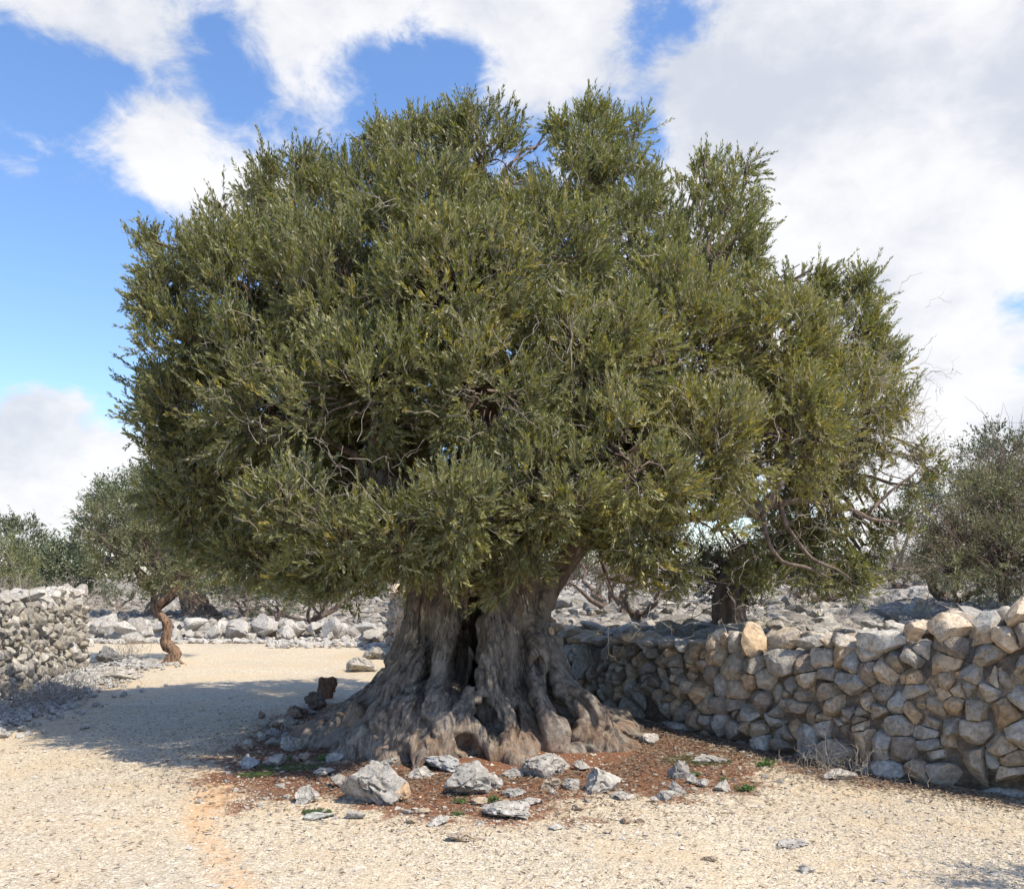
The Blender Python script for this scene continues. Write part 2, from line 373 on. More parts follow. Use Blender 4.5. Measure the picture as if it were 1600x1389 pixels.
scatter_pebbles('gravel', 230000, .003, .0125, (-7, 5, 4.0, 11), 21, 'fine cream gravel scattered over the path', on_gravel,
                [(.60, .52, .38), (.66, .58, .45), (.50, .42, .30), (.52, .45, .36), (.42, .35, .26), (.62, .55, .44), (.58, .50, .37), (.48, .43, .36)])
scatter_pebbles('pebbles', 9000, .010, .026, (-6.5, 5, 4.0, 12), 22, 'larger pale pebbles lying among the gravel', lambda a, b, r: (wall_dist(a, b) < -.1) & (r < .45 + .3 * np.exp(-((np.sqrt(((a + .15) / 2.35) ** 2 + ((b - 7.75) / 2.05) ** 2) - 1) / .3) ** 2)) & (np.abs(a) < b * .62 + .4) & (a > np.interp(b, LW[:, 1], LW[:, 0]) + .1),
                [(.52, .46, .37), (.46, .43, .38), (.48, .40, .30), (.58, .52, .43)])

# ------------------------------------------------------------------ dry-stone walls
def dry_wall(name, label, poly, hts, mat, pal, seed, rowh, stw, D=.16, thick=.6, face_side=1, big_base=True, lean=.06, caps=True, n_ind=0):
    rs = np.random.default_rng(seed)
    poly = np.asarray(poly, float); seg = np.hypot(*np.diff(poly, axis=0).T); S = np.concatenate([[0], np.cumsum(seg)]); L = S[-1]
    hts = np.asarray(hts, float)
    # smooth tangent
    def at(s):
        s = np.asarray(s); px = np.interp(s, S, poly[:, 0]); py = np.interp(s, S, poly[:, 1])
        e = .35; tx = np.interp(s + e, S, poly[:, 0]) - np.interp(s - e, S, poly[:, 0]); ty = np.interp(s + e, S, poly[:, 1]) - np.interp(s - e, S, poly[:, 1])
        l = np.hypot(tx, ty) + 1e-9; return px, py, tx / l, ty / l
    top = lambda s: np.interp(s, S, hts)
    seeds = []; h = -.1; row = 0
    while h < hts.max() + .1:
        rh = rs.uniform(*rowh) * (1.75 if (row == 0 and big_base) else 1.0)
        s = rs.uniform(-.3, 0)
        while s < L + .2:
            wd = rs.uniform(*stw) * (1.35 if (row == 0 and big_base) else 1.0)
            wob = .07 * math.sin(s * 2.1 + row) + .05 * math.sin(s * 5.3 + row * 2)
            if rs.random() < .28 and row > 0 and rh > .1:
                seeds.append((s + wd * .5, h + rh * .25 + wob)); seeds.append((s + wd * rs.uniform(.35, .65), h + rh * .78 + wob))
            else: seeds.append((s + wd * .5 + rs.normal(0, .04), h + rh * .5 + rs.normal(0, rh * .32) + wob))
            s += wd
        h += rh; row += 1
    sd = np.array(seeds); sd = sd[(sd[:, 1] > -.12) & (sd[:, 1] < top(sd[:, 0]) - .04) & (sd[:, 0] > .05) & (sd[:, 0] < L - .05)]
    root = empty(name, (poly[0][0], poly[0][1], 0), label, 'stone wall'); off = np.array([poly[0][0], poly[0][1], 0.])
    acc = Acc(); ind = []
    IV, IF = ico(4)
    for i, (s0, h0) in enumerate(sd):
        dlt = sd - (s0, h0); dist = np.hypot(dlt[:, 0], dlt[:, 1]); nb = np.argsort(dist)[1:15]
        dirs = dlt[nb] / dist[nb][:, None]; dk = np.maximum(dist[nb] / 2 - .005, .012)
        hp = list(zip(dirs[:, 0], dirs[:, 1], dk)); hp.append((0, 1, max(top(s0) - h0 + rs.normal(0, .02), .05))); hp.append((0, -1, h0 + .15)); hp.append((1, 0, max(L - s0, .05))); hp.append((-1, 0, max(s0, .05)))
        hp = np.array(hp); pl = np.hypot(IV[:, 0], IV[:, 1]) + 1e-6
        cosv = (IV[:, :2] / pl[:, None]) @ hp[:, :2].T
        r = np.where(cosv > .05, hp[:, 2] / np.maximum(cosv, .05), 9); r = (np.sum(np.minimum(r, 2) ** -18.0, 1)) ** (-1 / 18.0)
        r = np.minimum(r, .42) * 1.06
        size = math.sqrt(max(r.mean(), .02)); dd = min(D, r.mean() * 1.25)
        pw = rs.uniform(3.5, 8); q = (pl ** pw + np.abs(IV[:, 2]) ** pw) ** (-1 / pw)
        u_ = IV[:, 0] / pl * r * pl * q; v_ = IV[:, 1] / pl * r * pl * q; n_ = IV[:, 2] * dd * q
        V = np.stack([u_, v_, n_], 1); scl = np.array([r.mean(), r.mean(), dd])
        Vn = V / scl; o3 = rs.uniform(0, 60, 3)
        for _ in range(15):
            nv = rs.normal(size=3); nv[2] = abs(nv[2]) + rs.choice([.25, 1.4]); nv = nrm(nv); e = np.maximum(Vn @ nv - rs.uniform(.55, 1.1), 0); Vn = Vn - (e * .95)[:, None] * nv
        Vn = Vn * (1 + .10 * fbm(Vn + o3, 1.5, 3, i) + .03 * fbm(Vn + o3, 6, 3, i + 5))[:, None]
        V = Vn * scl; V[:, 2] += rs.normal(0, .022)
        px, py, tx, ty = at(s0 + V[:, 0]); nxv, nyv = -ty * face_side, tx * face_side
        outv = V[:, 2] - lean * (h0 + V[:, 1])
        W = np.stack([px + nxv * outv, py + nyv * outv, H0(px, py) + h0 + V[:, 1]], 1)
        c = pal[rs.integers(len(pal))] * rs.uniform(.68, 1.15)
        big = r.mean() * 1.0
        ind.append((big, W, c, h0))
    # the largest stones of the foot are parts of their own, the rest is one mesh
    order = sorted(range(len(ind)), key=lambda k: -ind[k][0]); own = set(order[:n_ind])
    for k, (b, W, c, h0) in enumerate(ind):
        if k in own:
            ctr = W.mean(0); me = make_mesh('large_stone', W - ctr, IF, mat, np.broadcast_to(c, (len(IF), 3)), sharp=38); link('large_stone', me, root, ctr - off)
        else: acc.add(W, IF, c)
    link('face_stones', acc.mesh('face_stones', mat, off=off, sharp=38), root)
    # plain dark core behind the face, added to block light between the stones
    ss = np.linspace(.0, L, 60); px, py, tx, ty = at(ss); ca = []
    for off_n, hh in ((-.02, -.2), (-.02 - lean * 1., -1), (-thick, -1), (-thick, -.2)):
        zt = H0(px, py) + (top(ss) - .05 if hh == -1 else -.2)
        ca.append(np.stack([px - ty * face_side * off_n, py + tx * face_side * off_n, zt], 1))
    V = np.concatenate(ca); n = len(ss); q = []
    for a in range(4):
        b = (a + 1) % 4; i0 = np.arange(n - 1); q.append(np.stack([a * n + i0, a * n + i0 + 1, b * n + i0 + 1, b * n + i0], 1))
    link('core', make_mesh('core', V - off, np.concatenate(q), M_stone, np.broadcast_to((.17, .14, .11), (3 * 0 + 4 * (n - 1), 3))), root)
    # cap stones
    if caps:
        s = .0
        while s < L:
            wd = rs.uniform(.13, .40); hh = rs.uniform(.09, .22) * caps
            for row, (oo, pr) in enumerate(((-.12, 1), (-.36, .9), (-.58, .6))):
                if rs.random() > pr: continue
                w2 = wd * rs.uniform(.8, 1.15)
                V, Fc = rock(rs, (w2 * 1.12, rs.uniform(.22, .38), hh * (1.25 if row == 0 else 1)), 3, 13, .26, .06, (.38, .85))
                px, py, tx, ty = at(s + wd / 2 + (rs.uniform(-.1, .1) if row else 0)); ang = math.atan2(ty, tx) + rs.normal(0, .25)
                Rz = np.array([[math.cos(ang), -math.sin(ang), 0], [math.sin(ang), math.cos(ang), 0], [0, 0, 1]])
                tl = rs.normal(0, .3); Rx = np.array([[math.cos(tl), 0, math.sin(tl)], [0, 1, 0], [-math.sin(tl), 0, math.cos(tl)]])
                ctr = np.array([px - ty * face_side * oo, py + tx * face_side * oo, float(H0(px, py)) + top(s + wd / 2) + hh * .32])
                me = make_mesh('cap_stone', V @ Rx.T @ Rz.T, Fc, mat, np.broadcast_to(pal[rs.integers(len(pal))] * rs.uniform(.95, 1.25), (len(Fc), 3)), sharp=36)
                link('cap_stone', me, root, ctr - off)
            s += wd * .93
    return root
def H0(x, y): return .012 * fbm(np.stack([x, y, np.zeros_like(x)], -1), .9, 3, 3) + 0 * np.asarray(x)
pal_r = np.array([(.46, .41, .34), (.51, .41, .30), (.51, .38, .25), (.44, .41, .36), (.49, .42, .33), (.56, .46, .34), (.44, .42, .38), (.33, .28, .23)])
pal_l = np.array([(.46, .43, .375), (.41, .38, .33), (.49, .46, .41), (.38, .34, .28)])
right_wall = dry_wall('dry_stone_wall', 'long dry stone wall of tan and grey blocks running from right foreground behind the great olive trunk', WALL,
         [1.22, 1.27, 1.00, .92, .82, .76, 1.10, 1.28], M_stone, pal_r, 5, (.075, .185), (.10, .30), face_side=1, n_ind=40)
left_wall = dry_wall('dry_stone_wall', 'whitish dry stone wall of small broken stones at the left edge beside the path', LW, [1.25, 1.25, 1.27, 1.3], M_rub, pal_l, 9, (.09, .16), (.11, .24), D=.13,
         thick=.7, face_side=-1, big_base=True, n_ind=20, caps=.8)

# ------------------------------------------------------------------ foliage
def leaves(B, D, L, rs, pairs, llen, lwid, col, curl=.25, spread=(.6, .95), jit=.25):
    """olive shoots: opposite leaf pairs along each shoot. B, D (n,3), L (n,), col (n,3). returns verts, quads, colours, stem points"""
    n = len(B); t = (np.arange(pairs) + rs.uniform(.2, .8, (n, pairs))) / pairs; t = .12 + .88 * t
    upc = np.array([0, 0, 1.]) * (curl * rs.uniform(-.3, 1, (n, 1)))
    side = nrm(rs.normal(size=(n, 3))) * curl * .6
    def at(tt): return B[:, None] + L[:, None, None] * (D[:, None] * tt[..., None] + (upc + side)[:, None] * .5 * (tt ** 2)[..., None])
    pos = at(t); Dt = nrm(D[:, None] + (upc + side)[:, None] * t[..., None])
    p0 = nrm(np.cross(Dt, nrm(rs.normal(size=(n, 1, 3)) + .01))); q0 = np.cross(Dt, p0)
    psi = (np.arange(pairs) % 2)[None] * (math.pi / 2) + rs.normal(0, .35, (n, pairs))
    pp = p0 * np.cos(psi)[..., None] + q0 * np.sin(psi)[..., None]
    pp = np.stack([pp, -pp], 2); Dt = Dt[:, :, None]; pos = np.repeat(pos[:, :, None], 2, 2)
    al = rs.uniform(*spread, (n, pairs, 2)) * (1.15 - .55 * t[:, :, None])
    ld = nrm(Dt * np.cos(al)[..., None] + pp * np.sin(al)[..., None] + rs.normal(0, jit * .5, pos.shape))
    sd = nrm(np.cross(Dt + 0 * pp, pp)); nv = np.cross(ld, sd); tw = rs.normal(0, .5, al.shape)[..., None]
    sd = sd * np.cos(tw) + nv * np.sin(tw)
    ll = (llen * rs.uniform(.65, 1.15, al.shape) * (1.05 - .35 * t[:, :, None] ** 3))[..., None]; lw = ll * (lwid / llen) * .5
    V = np.stack([pos, pos + ld * ll * .5 + sd * lw, pos + ld * ll, pos + ld * ll * .5 - sd * lw], 3).reshape(-1, 3)
    Q = np.arange(len(V)).reshape(-1, 4)
    c = col[:, None, None] * rs.uniform(.72, 1.3, (n, pairs, 2, 1)); c = c.reshape(-1, 3)
    st = at(np.tile(np.linspace(0, 1, 4), (n, 1)))
    return V, Q, c, st
GREEN = np.array([(.135, .142, .042), (.170, .174, .050), (.225, .216, .072), (.098, .115, .038), (.28, .262, .115), (.215, .198, .044)])
def crown(lobes, rs, dens, shoots, pairs, llen, lwid, slen=(.18, .36), inner=.5, yellow=None, pal=GREEN, up=.45, bump_amp=.28, clump=.16, back=1.0, yrange=None, sparse=None, shrink=0.0):
    """clumps of shoots over the surface of a union of lobes; returns clump bases and the shoots' arrays"""
    c = np.array([l[:3] for l in lobes]); r = np.array([l[3] for l in lobes])
    pts, nor, own = [], [], []
    for i in range(len(c)):
        k = int(dens * 4 * math.pi * r[i] ** 2 * (1 + inner)); dv = nrm(rs.normal(size=(k, 3)))
        rad = r[i] * (1 + bump_amp * fbm(dv * r[i] + c[i], 1.7, 2, 31)); inn = rs.random(k) < inner / (1 + inner)
        rad = np.where(inn, rad - rs.uniform(.12, .55, k) * min(1, r[i]), rad) - shrink
        p = c[i] + dv * rad[:, None]; pts.append(p); nor.append(dv); own.append(np.full(k, i))
    p, nv, own = np.concatenate(pts), np.concatenate(nor), np.concatenate(own)
    sdist = np.min(np.linalg.norm(p[:, None] - c[None], axis=2) - r[None], 1)
    keep = sdist > -.36 * np.clip(r[own], .3, 1.0)
    if back < 1: keep &= (p[:, 1] < yrange) | (rs.random(len(p)) < back)
    if sparse is not None: keep &= rs.random(len(p)) < sparse(p)
    p, nv, own = p[keep], nv[keep], own[keep]
    n = len(p); a = nrm(nv * .75 + np.array([0, 0, up]) * (nv[:, 2:3] > -.35) + np.array([0, 0, .12]) * (nv[:, 2:3] <= -.35) + rs.normal(0, .22, (n, 3)))
    base = p - a * .16
    k = rs.poisson(shoots, n); idx = np.repeat(np.arange(n), k); m = len(idx)
    D = nrm(a[idx] + rs.normal(0, .38, (m, 3))); L = slen[0] + (slen[1] * 1.15 - slen[0]) * rs.random(m) ** 1.5
    B = base[idx] + rs.normal(0, clump * .35, (m, 3)) + D * rs.uniform(0, clump, m)[:, None]
    tone = (.70 + .6 * (fbm(base, .9, 2, 55) * .5 + .5)) * rs.uniform(.78, 1.25, n)
    pc = pal[rs.integers(len(pal), size=n)] * tone[:, None]; col = (pc[idx] * .6 + pal[rs.integers(len(pal), size=m)] * .4) * rs.uniform(.8, 1.2, (m, 1))
    if yellow is not None:
        yv = yellow(base)[idx]; pick = rs.random(m) < yv
        yc = np.array([(.29, .26, .065), (.25, .235, .07), (.36, .28, .06), (.27, .235, .12)])[rs.integers(4, size=m)]
        col = np.where(pick[:, None], yc, col)
    return base, own, B, D, L, col

OT_OFF = np.array([-.3, 8.8, 0.])
LOBES_PX = [(285, 428, 8.7, 56), (262, 470, 8.4, 46), (335, 370, 9.2, 38), (228, 375, 8.8, 20), (340, 325, 9.2, 18), (398, 415, 9.0, 72), (470, 330, 9.6, 85), (440, 302, 9.9, 40), (560, 320, 9.3, 90), (545, 274, 9.9, 36), (672, 235, 9.9, 58), (678, 190, 10, 26), (640, 205, 10, 26), (748, 212, 9.8, 28), (490, 264, 9.9, 24), (750, 240, 9.7, 76), (625, 250, 9.6, 55),
    (785, 310, 9.5, 62), (650, 370, 8.3, 125), (925, 215, 10.3, 58), (922, 180, 10.3, 28), (992, 204, 10.5, 26), (875, 200, 10.3, 26), (890, 290, 9.9, 66), (985, 300, 10.1, 62), (1095, 285, 10.8, 48), (1150, 290, 10.7, 44), (1150, 350, 10.5, 48), (1110, 390, 10.1, 90), (1010, 400, 9.5, 95), (830, 410, 8.5, 120),
    (720, 480, 7.7, 130), (540, 470, 8.0, 130), (400, 490, 8.5, 120), (300, 540, 8.3, 78), (262, 620, 8.6, 52), (300, 650, 8.4, 78), (250, 690, 8.8, 42), (1245, 450, 10.2, 58), (1348, 450, 9.9, 28), (1270, 420, 10.1, 24), (1110, 255, 10.8, 22), (1165, 262, 10.7, 20), (1320, 520, 9.7, 66), (1360, 570, 9.5, 52), (1200, 540, 9.1, 110),
    (1050, 540, 8.5, 125), (900, 570, 7.8, 125), (760, 610, 7.2, 120), (600, 610, 7.4, 130), (440, 620, 7.9, 120), (330, 740, 8.5, 85), (390, 820, 8.6, 62), (250, 760, 9.0, 45), (470, 800, 7.0, 76), (420, 790, 7.2, 45), (560, 840, 7.0, 78), (520, 890, 7.6, 46), (640, 830, 6.8, 74), (715, 790, 6.6, 76),
    (700, 860, 6.8, 50), (660, 885, 7.3, 42), (770, 885, 7.4, 46), (730, 900, 7.6, 34), (820, 850, 7.4, 62), (850, 760, 7.1, 92), (980, 720, 7.3, 112), (1100, 690, 7.9, 105), (1230, 680, 8.5, 105), (1330, 650, 9.0, 82), (1375, 700, 9.1, 50), (1000, 830, 7.5, 62), (1080, 810, 7.7, 70), (1290, 780, 9.2, 70), (1350, 790, 9.4, 50), (1230, 850, 9.3, 48), (1345, 860, 9.5, 46), (1290, 880, 9.4, 40), (980, 872, 7.8, 40), (300, 805, 8.6, 58), (400, 865, 8.2, 56), (470, 885, 7.8, 46), (350, 850, 8.7, 50), (560, 900, 7.9, 40), (1060, 880, 7.9, 48), (1190, 890, 9, 45), (1265, 905, 9.2, 38), (1345, 892, 9.3, 40), (930, 820, 7.6, 40), (1440, 705, 9.1, 24), (1405, 640, 9.2, 30), (1425, 760, 9.2, 30), (1400, 820, 9.3, 34), (1460, 740, 9.2, 16), (1380, 860, 9.4, 28), (600, 690, 8.6, 80), (560, 730, 8.4, 60),
    (500, 560, 10.0, 150), (800, 480, 10.6, 170), (1040, 560, 10.6, 150), (800, 720, 10.2, 120), (360, 660, 9.6, 110), (1200, 680, 10.3, 120), (640, 740, 9.8, 110), (700, 420, 10.6, 110), (620, 560, 9.6, 120), (900, 650, 9.6, 120), (450, 740, 9.9, 100), (1000, 760, 9.6, 70)]
def lobe_m(L): return [(*P(u, v, Y), r * Y / F) for u, v, Y, r in L]
LOB = lobe_m(LOBES_PX)
def px_of(p): return CU + p[:, 0] / p[:, 1] * F, HOR - (p[:, 2] - EYE) / p[:, 1] * F
def yel(p):
    g = lambda c, s, a: a * np.exp(-(((p - np.asarray(c)) / s) ** 2).sum(1))
    n = .09 + .30 * np.clip(fbm(p, .8, 2, 91), 0, 1)
    return np.clip(n + g(P(760, 430, 7.0), .55, .5) + g(P(1330, 640, 8.8), 1.4, .85) + g(P(1150, 620, 7.8), 1.0, .55) + g(P(1100, 800, 7.6), .9, .5) + g(P(1000, 640, 6.9), .6, .22) + g(P(1340, 830, 9), .7, .3) + g(P(600, 420, 7.6), .6, .15) + g(P(950, 300, 9.7), .5, .2) + g(P(750, 530, 6.8), .25, .6), 0, .85)
def thin(p):
    g = lambda c, s, a: a * np.exp(-(((p - np.asarray(c)) / s) ** 2).sum(1))
    dap = 0
    for q0 in ((-.1, 7.9, .5), (.4, 7.9, .3), (.1, 8.1, 1.1), (.8, 8.0, .2)):
        for s_ in np.arange(1.6, 7.5, .8): dap = dap + g(np.array(q0) + s_ * np.array(SUN), .3, .28)
    for q0, sg in ((P(885, 380, 8.9), .38), (P(880, 470, 8.3), .38), (P(890, 330, 9.6), .3), (P(1062, 300, 10.2), .35), (P(1072, 400, 9.6), .38), (P(595, 290, 9.2), .3), (P(575, 360, 8.2), .3), (P(385, 370, 9.2), .28), (P(828, 235, 9.9), .34), (P(828, 290, 9.7), .3), (P(1042, 250, 10.3), .32), (P(1225, 400, 10.1), .3), (P(350, 590, 7.9), .35), (P(470, 690, 7.4), .45), (P(620, 470, 7.2), .3), (P(1150, 600, 8.3), .3)): dap = dap + g(q0, sg * .9, .78)
    return 1 - np.clip(dap + g(P(1200, 770, 8.6), .55, .75) + g(P(1400, 740, 9.2), .6, .62) + g(P(1330, 800, 9.3), .5, .45) + g(P(1100, 420, 10.2), .5, .4) + g(P(960, 400, 9.8), .45, .5) + g(P(1070, 860, 7.6), .5, .2) + g(P(600, 720, 7.4), .5, .8) + g(P(560, 745, 7.8), .6, .5), 0, .92)

tree = empty('olive_tree', OT_OFF, 'huge ancient olive tree with fluted spreading trunk and wide dense green crown beside the path', 'tree')
rs1 = np.random.default_rng(101)
base, own, B, D, L, col = crown(LOB, rs1, 13.5, 17, 7, .06, .012, (.10, .23), .66, yel, bump_amp=.34, back=.5, yrange=10.4, sparse=thin, shrink=.075, up=.75)
V, Q, c, st = leaves(B, D, L, rs1, 8, .062, .0165, col, spread=(.35, .8))
link('crown', make_mesh('crown', V - OT_OFF, Q, M_leaf, c, smooth=False), tree)
print('olive leaves', len(Q), 'shoots', len(B), 'clumps', len(base))
A = Acc()
sv, sq = tubes(st, np.tile(np.linspace(.0028, .001, 4), (len(st), 1)), 3); A.add(sv, sq)
# branchlets from the middle of each lobe to its clumps
LC = np.array([l[:3] for l in LOB]); LR = np.array([l[3] for l in LOB])
s0 = LC[own] + (base - LC[own]) * rs1.uniform(.3, .62, (len(base), 1)); t = np.linspace(0, 1, 6)[None, :, None]
mid = (s0 + base) / 2 + rs1.normal(0, .09, s0.shape) + np.array([0, 0, .05])
pth = (1 - t) ** 2 * s0[:, None] + 2 * t * (1 - t) * mid[:, None] + t * t * base[:, None]; pth[:, 1:-1] += rs1.normal(0, .012, pth[:, 1:-1].shape)
link('twigs', A.mesh('twigs', M_twig, off=OT_OFF), tree)
A = Acc(); sel_ = rs1.random(len(base)) < .62; bv, bq = tubes(pth[sel_], (np.linspace(.009, .004, 6)[None] * rs1.uniform(.7, 1.3, (len(base), 1)))[sel_], 4); A.add(bv, bq)
# bare dry twigs showing pale in the thin places
def bare(centre, spread, n, rs, length=(.12, .36), outw=None, r0=.003):
    n = max(int(n * .42), 8); b = centre + np.clip(rs.normal(0, 1, (n, 3)), -1.3, 1.3) * spread; dv = nrm(rs.normal(size=(n, 3)) * .8 + (outw if outw is not None else np.array([0, -.2, .5])))
    l = rs.uniform(*length, n); t = np.linspace(0, 1, 6)[None, :, None]
    p = b[:, None] + dv[:, None] * l[:, None, None] * t + nrm(rs.normal(size=(n, 1, 3))) * l[:, None, None] * .22 * t ** 2 + rs.normal(0, .012, (n, 6, 3))
    V, q = tubes(p, np.linspace(1, .35, 6)[None] * r0 * rs.uniform(.6, 1.3, (n, 1)), 3)
    # forks
    k = rs.integers(2, 5, n); q0 = p[np.arange(n), k]; dv2 = nrm(dv + rs.normal(0, .7, (n, 3)))
    p2 = q0[:, None] + dv2[:, None] * (l * .55)[:, None, None] * t + rs.normal(0, .008, (n, 6, 3)); V2, q2 = tubes(p2, np.linspace(.7, .3, 6)[None] * r0 * np.ones((n, 1)), 3)
    return np.concatenate([V, V2]), np.concatenate([q, q2 + len(V)])
link('branchlets', A.mesh('branchlets', M_limb, off=OT_OFF), tree)
A = Acc()
for (u, v, Y, s, n, o) in [(1370, 660, 8.8, .38, 420, (.5, -.1, .4)), (1320, 600, 8.6, .45, 200, (.3, -.3, .4)), (1410, 710, 9.1, .25, 260, (.7, -.1, .4)), (1230, 790, 8.5, .4, 170, None), (1150, 720, 7.9, .5, 160, None), (1330, 800, 9.1, .5, 190, (.3, 0, .1)),
                        (1050, 860, 7.5, .45, 200, (.1, -.1, -.3)), (1280, 880, 9.1, .5, 220, (0, 0, -.4)), (960, 330, 9.6, .35, 80, None), (760, 700, 7.0, .5, 120, None), (560, 640, 7.2, .6, 110, None), (470, 780, 6.7, .35, 100, None), (900, 600, 7.2, .6, 100, None), (650, 400, 7.6, .35, 60, None), (430, 600, 7.3, .35, 60, None)]:
    bv, bq = bare(P(u, v, Y), s, n, rs1, outw=None if o is None else np.array(o)); A.add(bv, bq)
link('dry_twigs', A.mesh('dry_twigs', M_dry, off=OT_OFF), tree)

# limbs: from the head of the trunk to hubs, then to every lobe
rs2 = np.random.default_rng(55)
HUBS = [P(420, 640, 9.4), P(520, 450, 9.4), P(680, 400, 9.3), P(760, 330, 9.9), P(920, 400, 10), P(1080, 480, 10), P(1200, 640, 9.6), P(620, 760, 8.2), P(880, 690, 8.3), P(760, 600, 8.5), P(400, 760, 9.2), P(1040, 700, 9)]
start = [np.array([-.75, 8.7, 1.7]), np.array([-.6, 8.9, 1.9]), np.array([-.35, 8.8, 2.0]), np.array([-.1, 9.1, 2.0]), np.array([.1, 9.0, 2.0]), np.array([.45, 8.9, 2.2]), np.array([1.0, 8.9, 2.25]), np.array([-.5, 8.5, 1.7]), np.array([.2, 8.6, 1.9]), np.array([-.2, 8.7, 1.9]), np.array([-.7, 8.9, 1.8]), np.array([.7, 8.9, 2.2])]
def put_tube(name, pts, rad, mat, parent, off, k=10, lump=.12, sd=0):
    n = len(pts) * 3; t0 = np.linspace(0, 1, len(pts)); tt = np.linspace(0, 1, n)
    pts = np.stack([np.interp(tt, t0, np.asarray(pts)[:, a]) for a in range(3)], 1); pts[1:-1] = (pts[:-2] + pts[1:-1] * 2 + pts[2:]) / 4; rad = np.interp(tt, t0, rad)
    V, q = tubes(pts, rad, k); ctr = np.repeat(pts, k, 0); V = ctr + (V - ctr) * (1 + lump * fbm(V, 9, 3, sd))[:, None]
    return link(name, make_mesh(name, V - off, q, mat), parent)
for i, (a, b) in enumerate(zip(start, HUBS)):
    p = bez(a, b, (0, 0, .35), 8, .05, rs2); put_tube('limb', p, np.linspace(.17, .075, 8), M_limb, tree, OT_OFF, 10, .15, i)
A = Acc(); hub = np.array(HUBS)
for i, cc in enumerate(LC):
    j = np.argmin(np.linalg.norm(hub - cc, axis=1)); p = bez(hub[j], cc, rs2.normal(0, .2, 3) + (0, 0, .05), 9, .03, rs2)
    bv, bq = tubes(p, np.linspace(min(.055, LR[i] * .12), .012, 9), 6); A.add(bv, bq)
    for _ in range(3):
        k = rs2.integers(3, 8); e = cc + nrm(rs2.normal(size=3)) * LR[i] * .6; p2 = bez(p[k], e, rs2.normal(0, .06, 3), 7, .015, rs2); bv, bq = tubes(p2, np.linspace(min(.025, LR[i] * .05), .006, 7), 5); A.add(bv, bq)
link('branches', A.mesh('branches', M_limb, off=OT_OFF), tree)
# the bare boughs seen on the right side
VB = [([(925, 850, 8.85), (960, 835, 8.7), (1010, 825, 8.6), (1080, 808, 8.6), (1150, 798, 8.6), (1185, 785, 8.6)], [.07, .06, .055, .05, .055, .075]),
      ([(1165, 800, 8.6), (1185, 800, 8.55), (1200, 785, 8.55), (1212, 770, 8.55), (1225, 740, 8.6), (1240, 690, 8.8)], [.05, .085, .065, .045, .035, .02]),
      ([(1178, 803, 8.6), (1172, 780, 8.6), (1168, 750, 8.6), (1150, 700, 8.6)], [.06, .045, .035, .02]),
      ([(1192, 800, 8.5), (1193, 815, 8.45), (1200, 850, 8.4), (1222, 880, 8.4), (1260, 885, 8.4), (1300, 905, 8.5)], [.03, .022, .02, .02, .014, .008]),
      ([(1205, 775, 8.55), (1220, 780, 8.5), (1225, 815, 8.45), (1245, 845, 8.4), (1268, 875, 8.4), (1310, 890, 8.4), (1330, 905, 8.5)], [.03, .022, .024, .022, .02, .012, .007]),
      ([(1200, 790, 8.6), (1260, 780, 8.8), (1330, 795, 8.9), (1360, 812, 9), (1400, 815, 9.1), (1440, 826, 9.2)], [.04, .028, .024, .02, .014, .006]),
      ([(1355, 810, 9), (1362, 795, 8.95), (1400, 760, 9), (1430, 740, 9), (1455, 705, 9.1)], [.018, .02, .014, .009, .003]),
      ([(925, 850, 8.8), (938, 852, 8.6), (940, 880, 8.6), (950, 905, 8.6), (958, 925, 8.65)], [.03, .022, .016, .012, .006]),
      ([(948, 903, 8.6), (970, 908, 8.55), (1000, 918, 8.6)], [.012, .01, .005]),
      ([(945, 855, 8.7), (955, 870, 8.65), (957, 885, 8.65)], [.022, .02, .012]),
      ([(940, 850, 8.7), (985, 872, 8.6), (1040, 885, 8.6), (1090, 905, 8.6), (1140, 912, 8.7)], [.02, .022, .016, .01, .006])]
for i, (pp, rr) in enumerate(VB): put_tube('bough', [P(*q) for q in pp], rr, M_limb if i not in (1, 2) else M_twig, tree, OT_OFF, 8, .3, 40 + i)

# ------------------------------------------------------------------ trunk: fused strands flaring into roots
TC = np.array([-.33, 8.85])
def flare(zz, top, basew, k=.42): return top + (basew - top) * np.exp(-np.maximum(zz, 0) / k)
def strand(phi_t, phi_b, rt, rb, w_t, w_b, k=.42, tip=.35, wob=0, ztop=2.1, zbend=.5):
    """phi: angle from the camera side; rt/rb ring radius at the head / foot"""
    rt = rt * .9; zs = np.array([ztop, 1.7, 1.35, 1.05, .8, .6, .43, .3, .19, .1, .03, -.05]); pts, rad = [], []
    for zz in zs:
        f = math.exp(-max(zz, 0) / zbend); ph = math.radians(phi_t + (phi_b - phi_t) * f + wob * math.sin(zz * 5))
        rho = flare(zz, rt, rb, k); pts.append((TC[0] + rho * math.sin(ph), TC[1] - rho * math.cos(ph), zz)); rad.append(w_t + (w_b - w_t) * f)
    ph = math.radians(phi_b); rho = rb + tip
    pts.append((TC[0] + (rho - .5 * tip) * math.sin(ph), TC[1] - (rho - .5 * tip) * math.cos(ph), -.10)); rad.append(w_b * .75); rho += .25; pts.append((TC[0] + rho * math.sin(ph), TC[1] - rho * math.cos(ph), -.16)); rad.append(w_b * .4)
    return np.array(pts), np.array(rad)
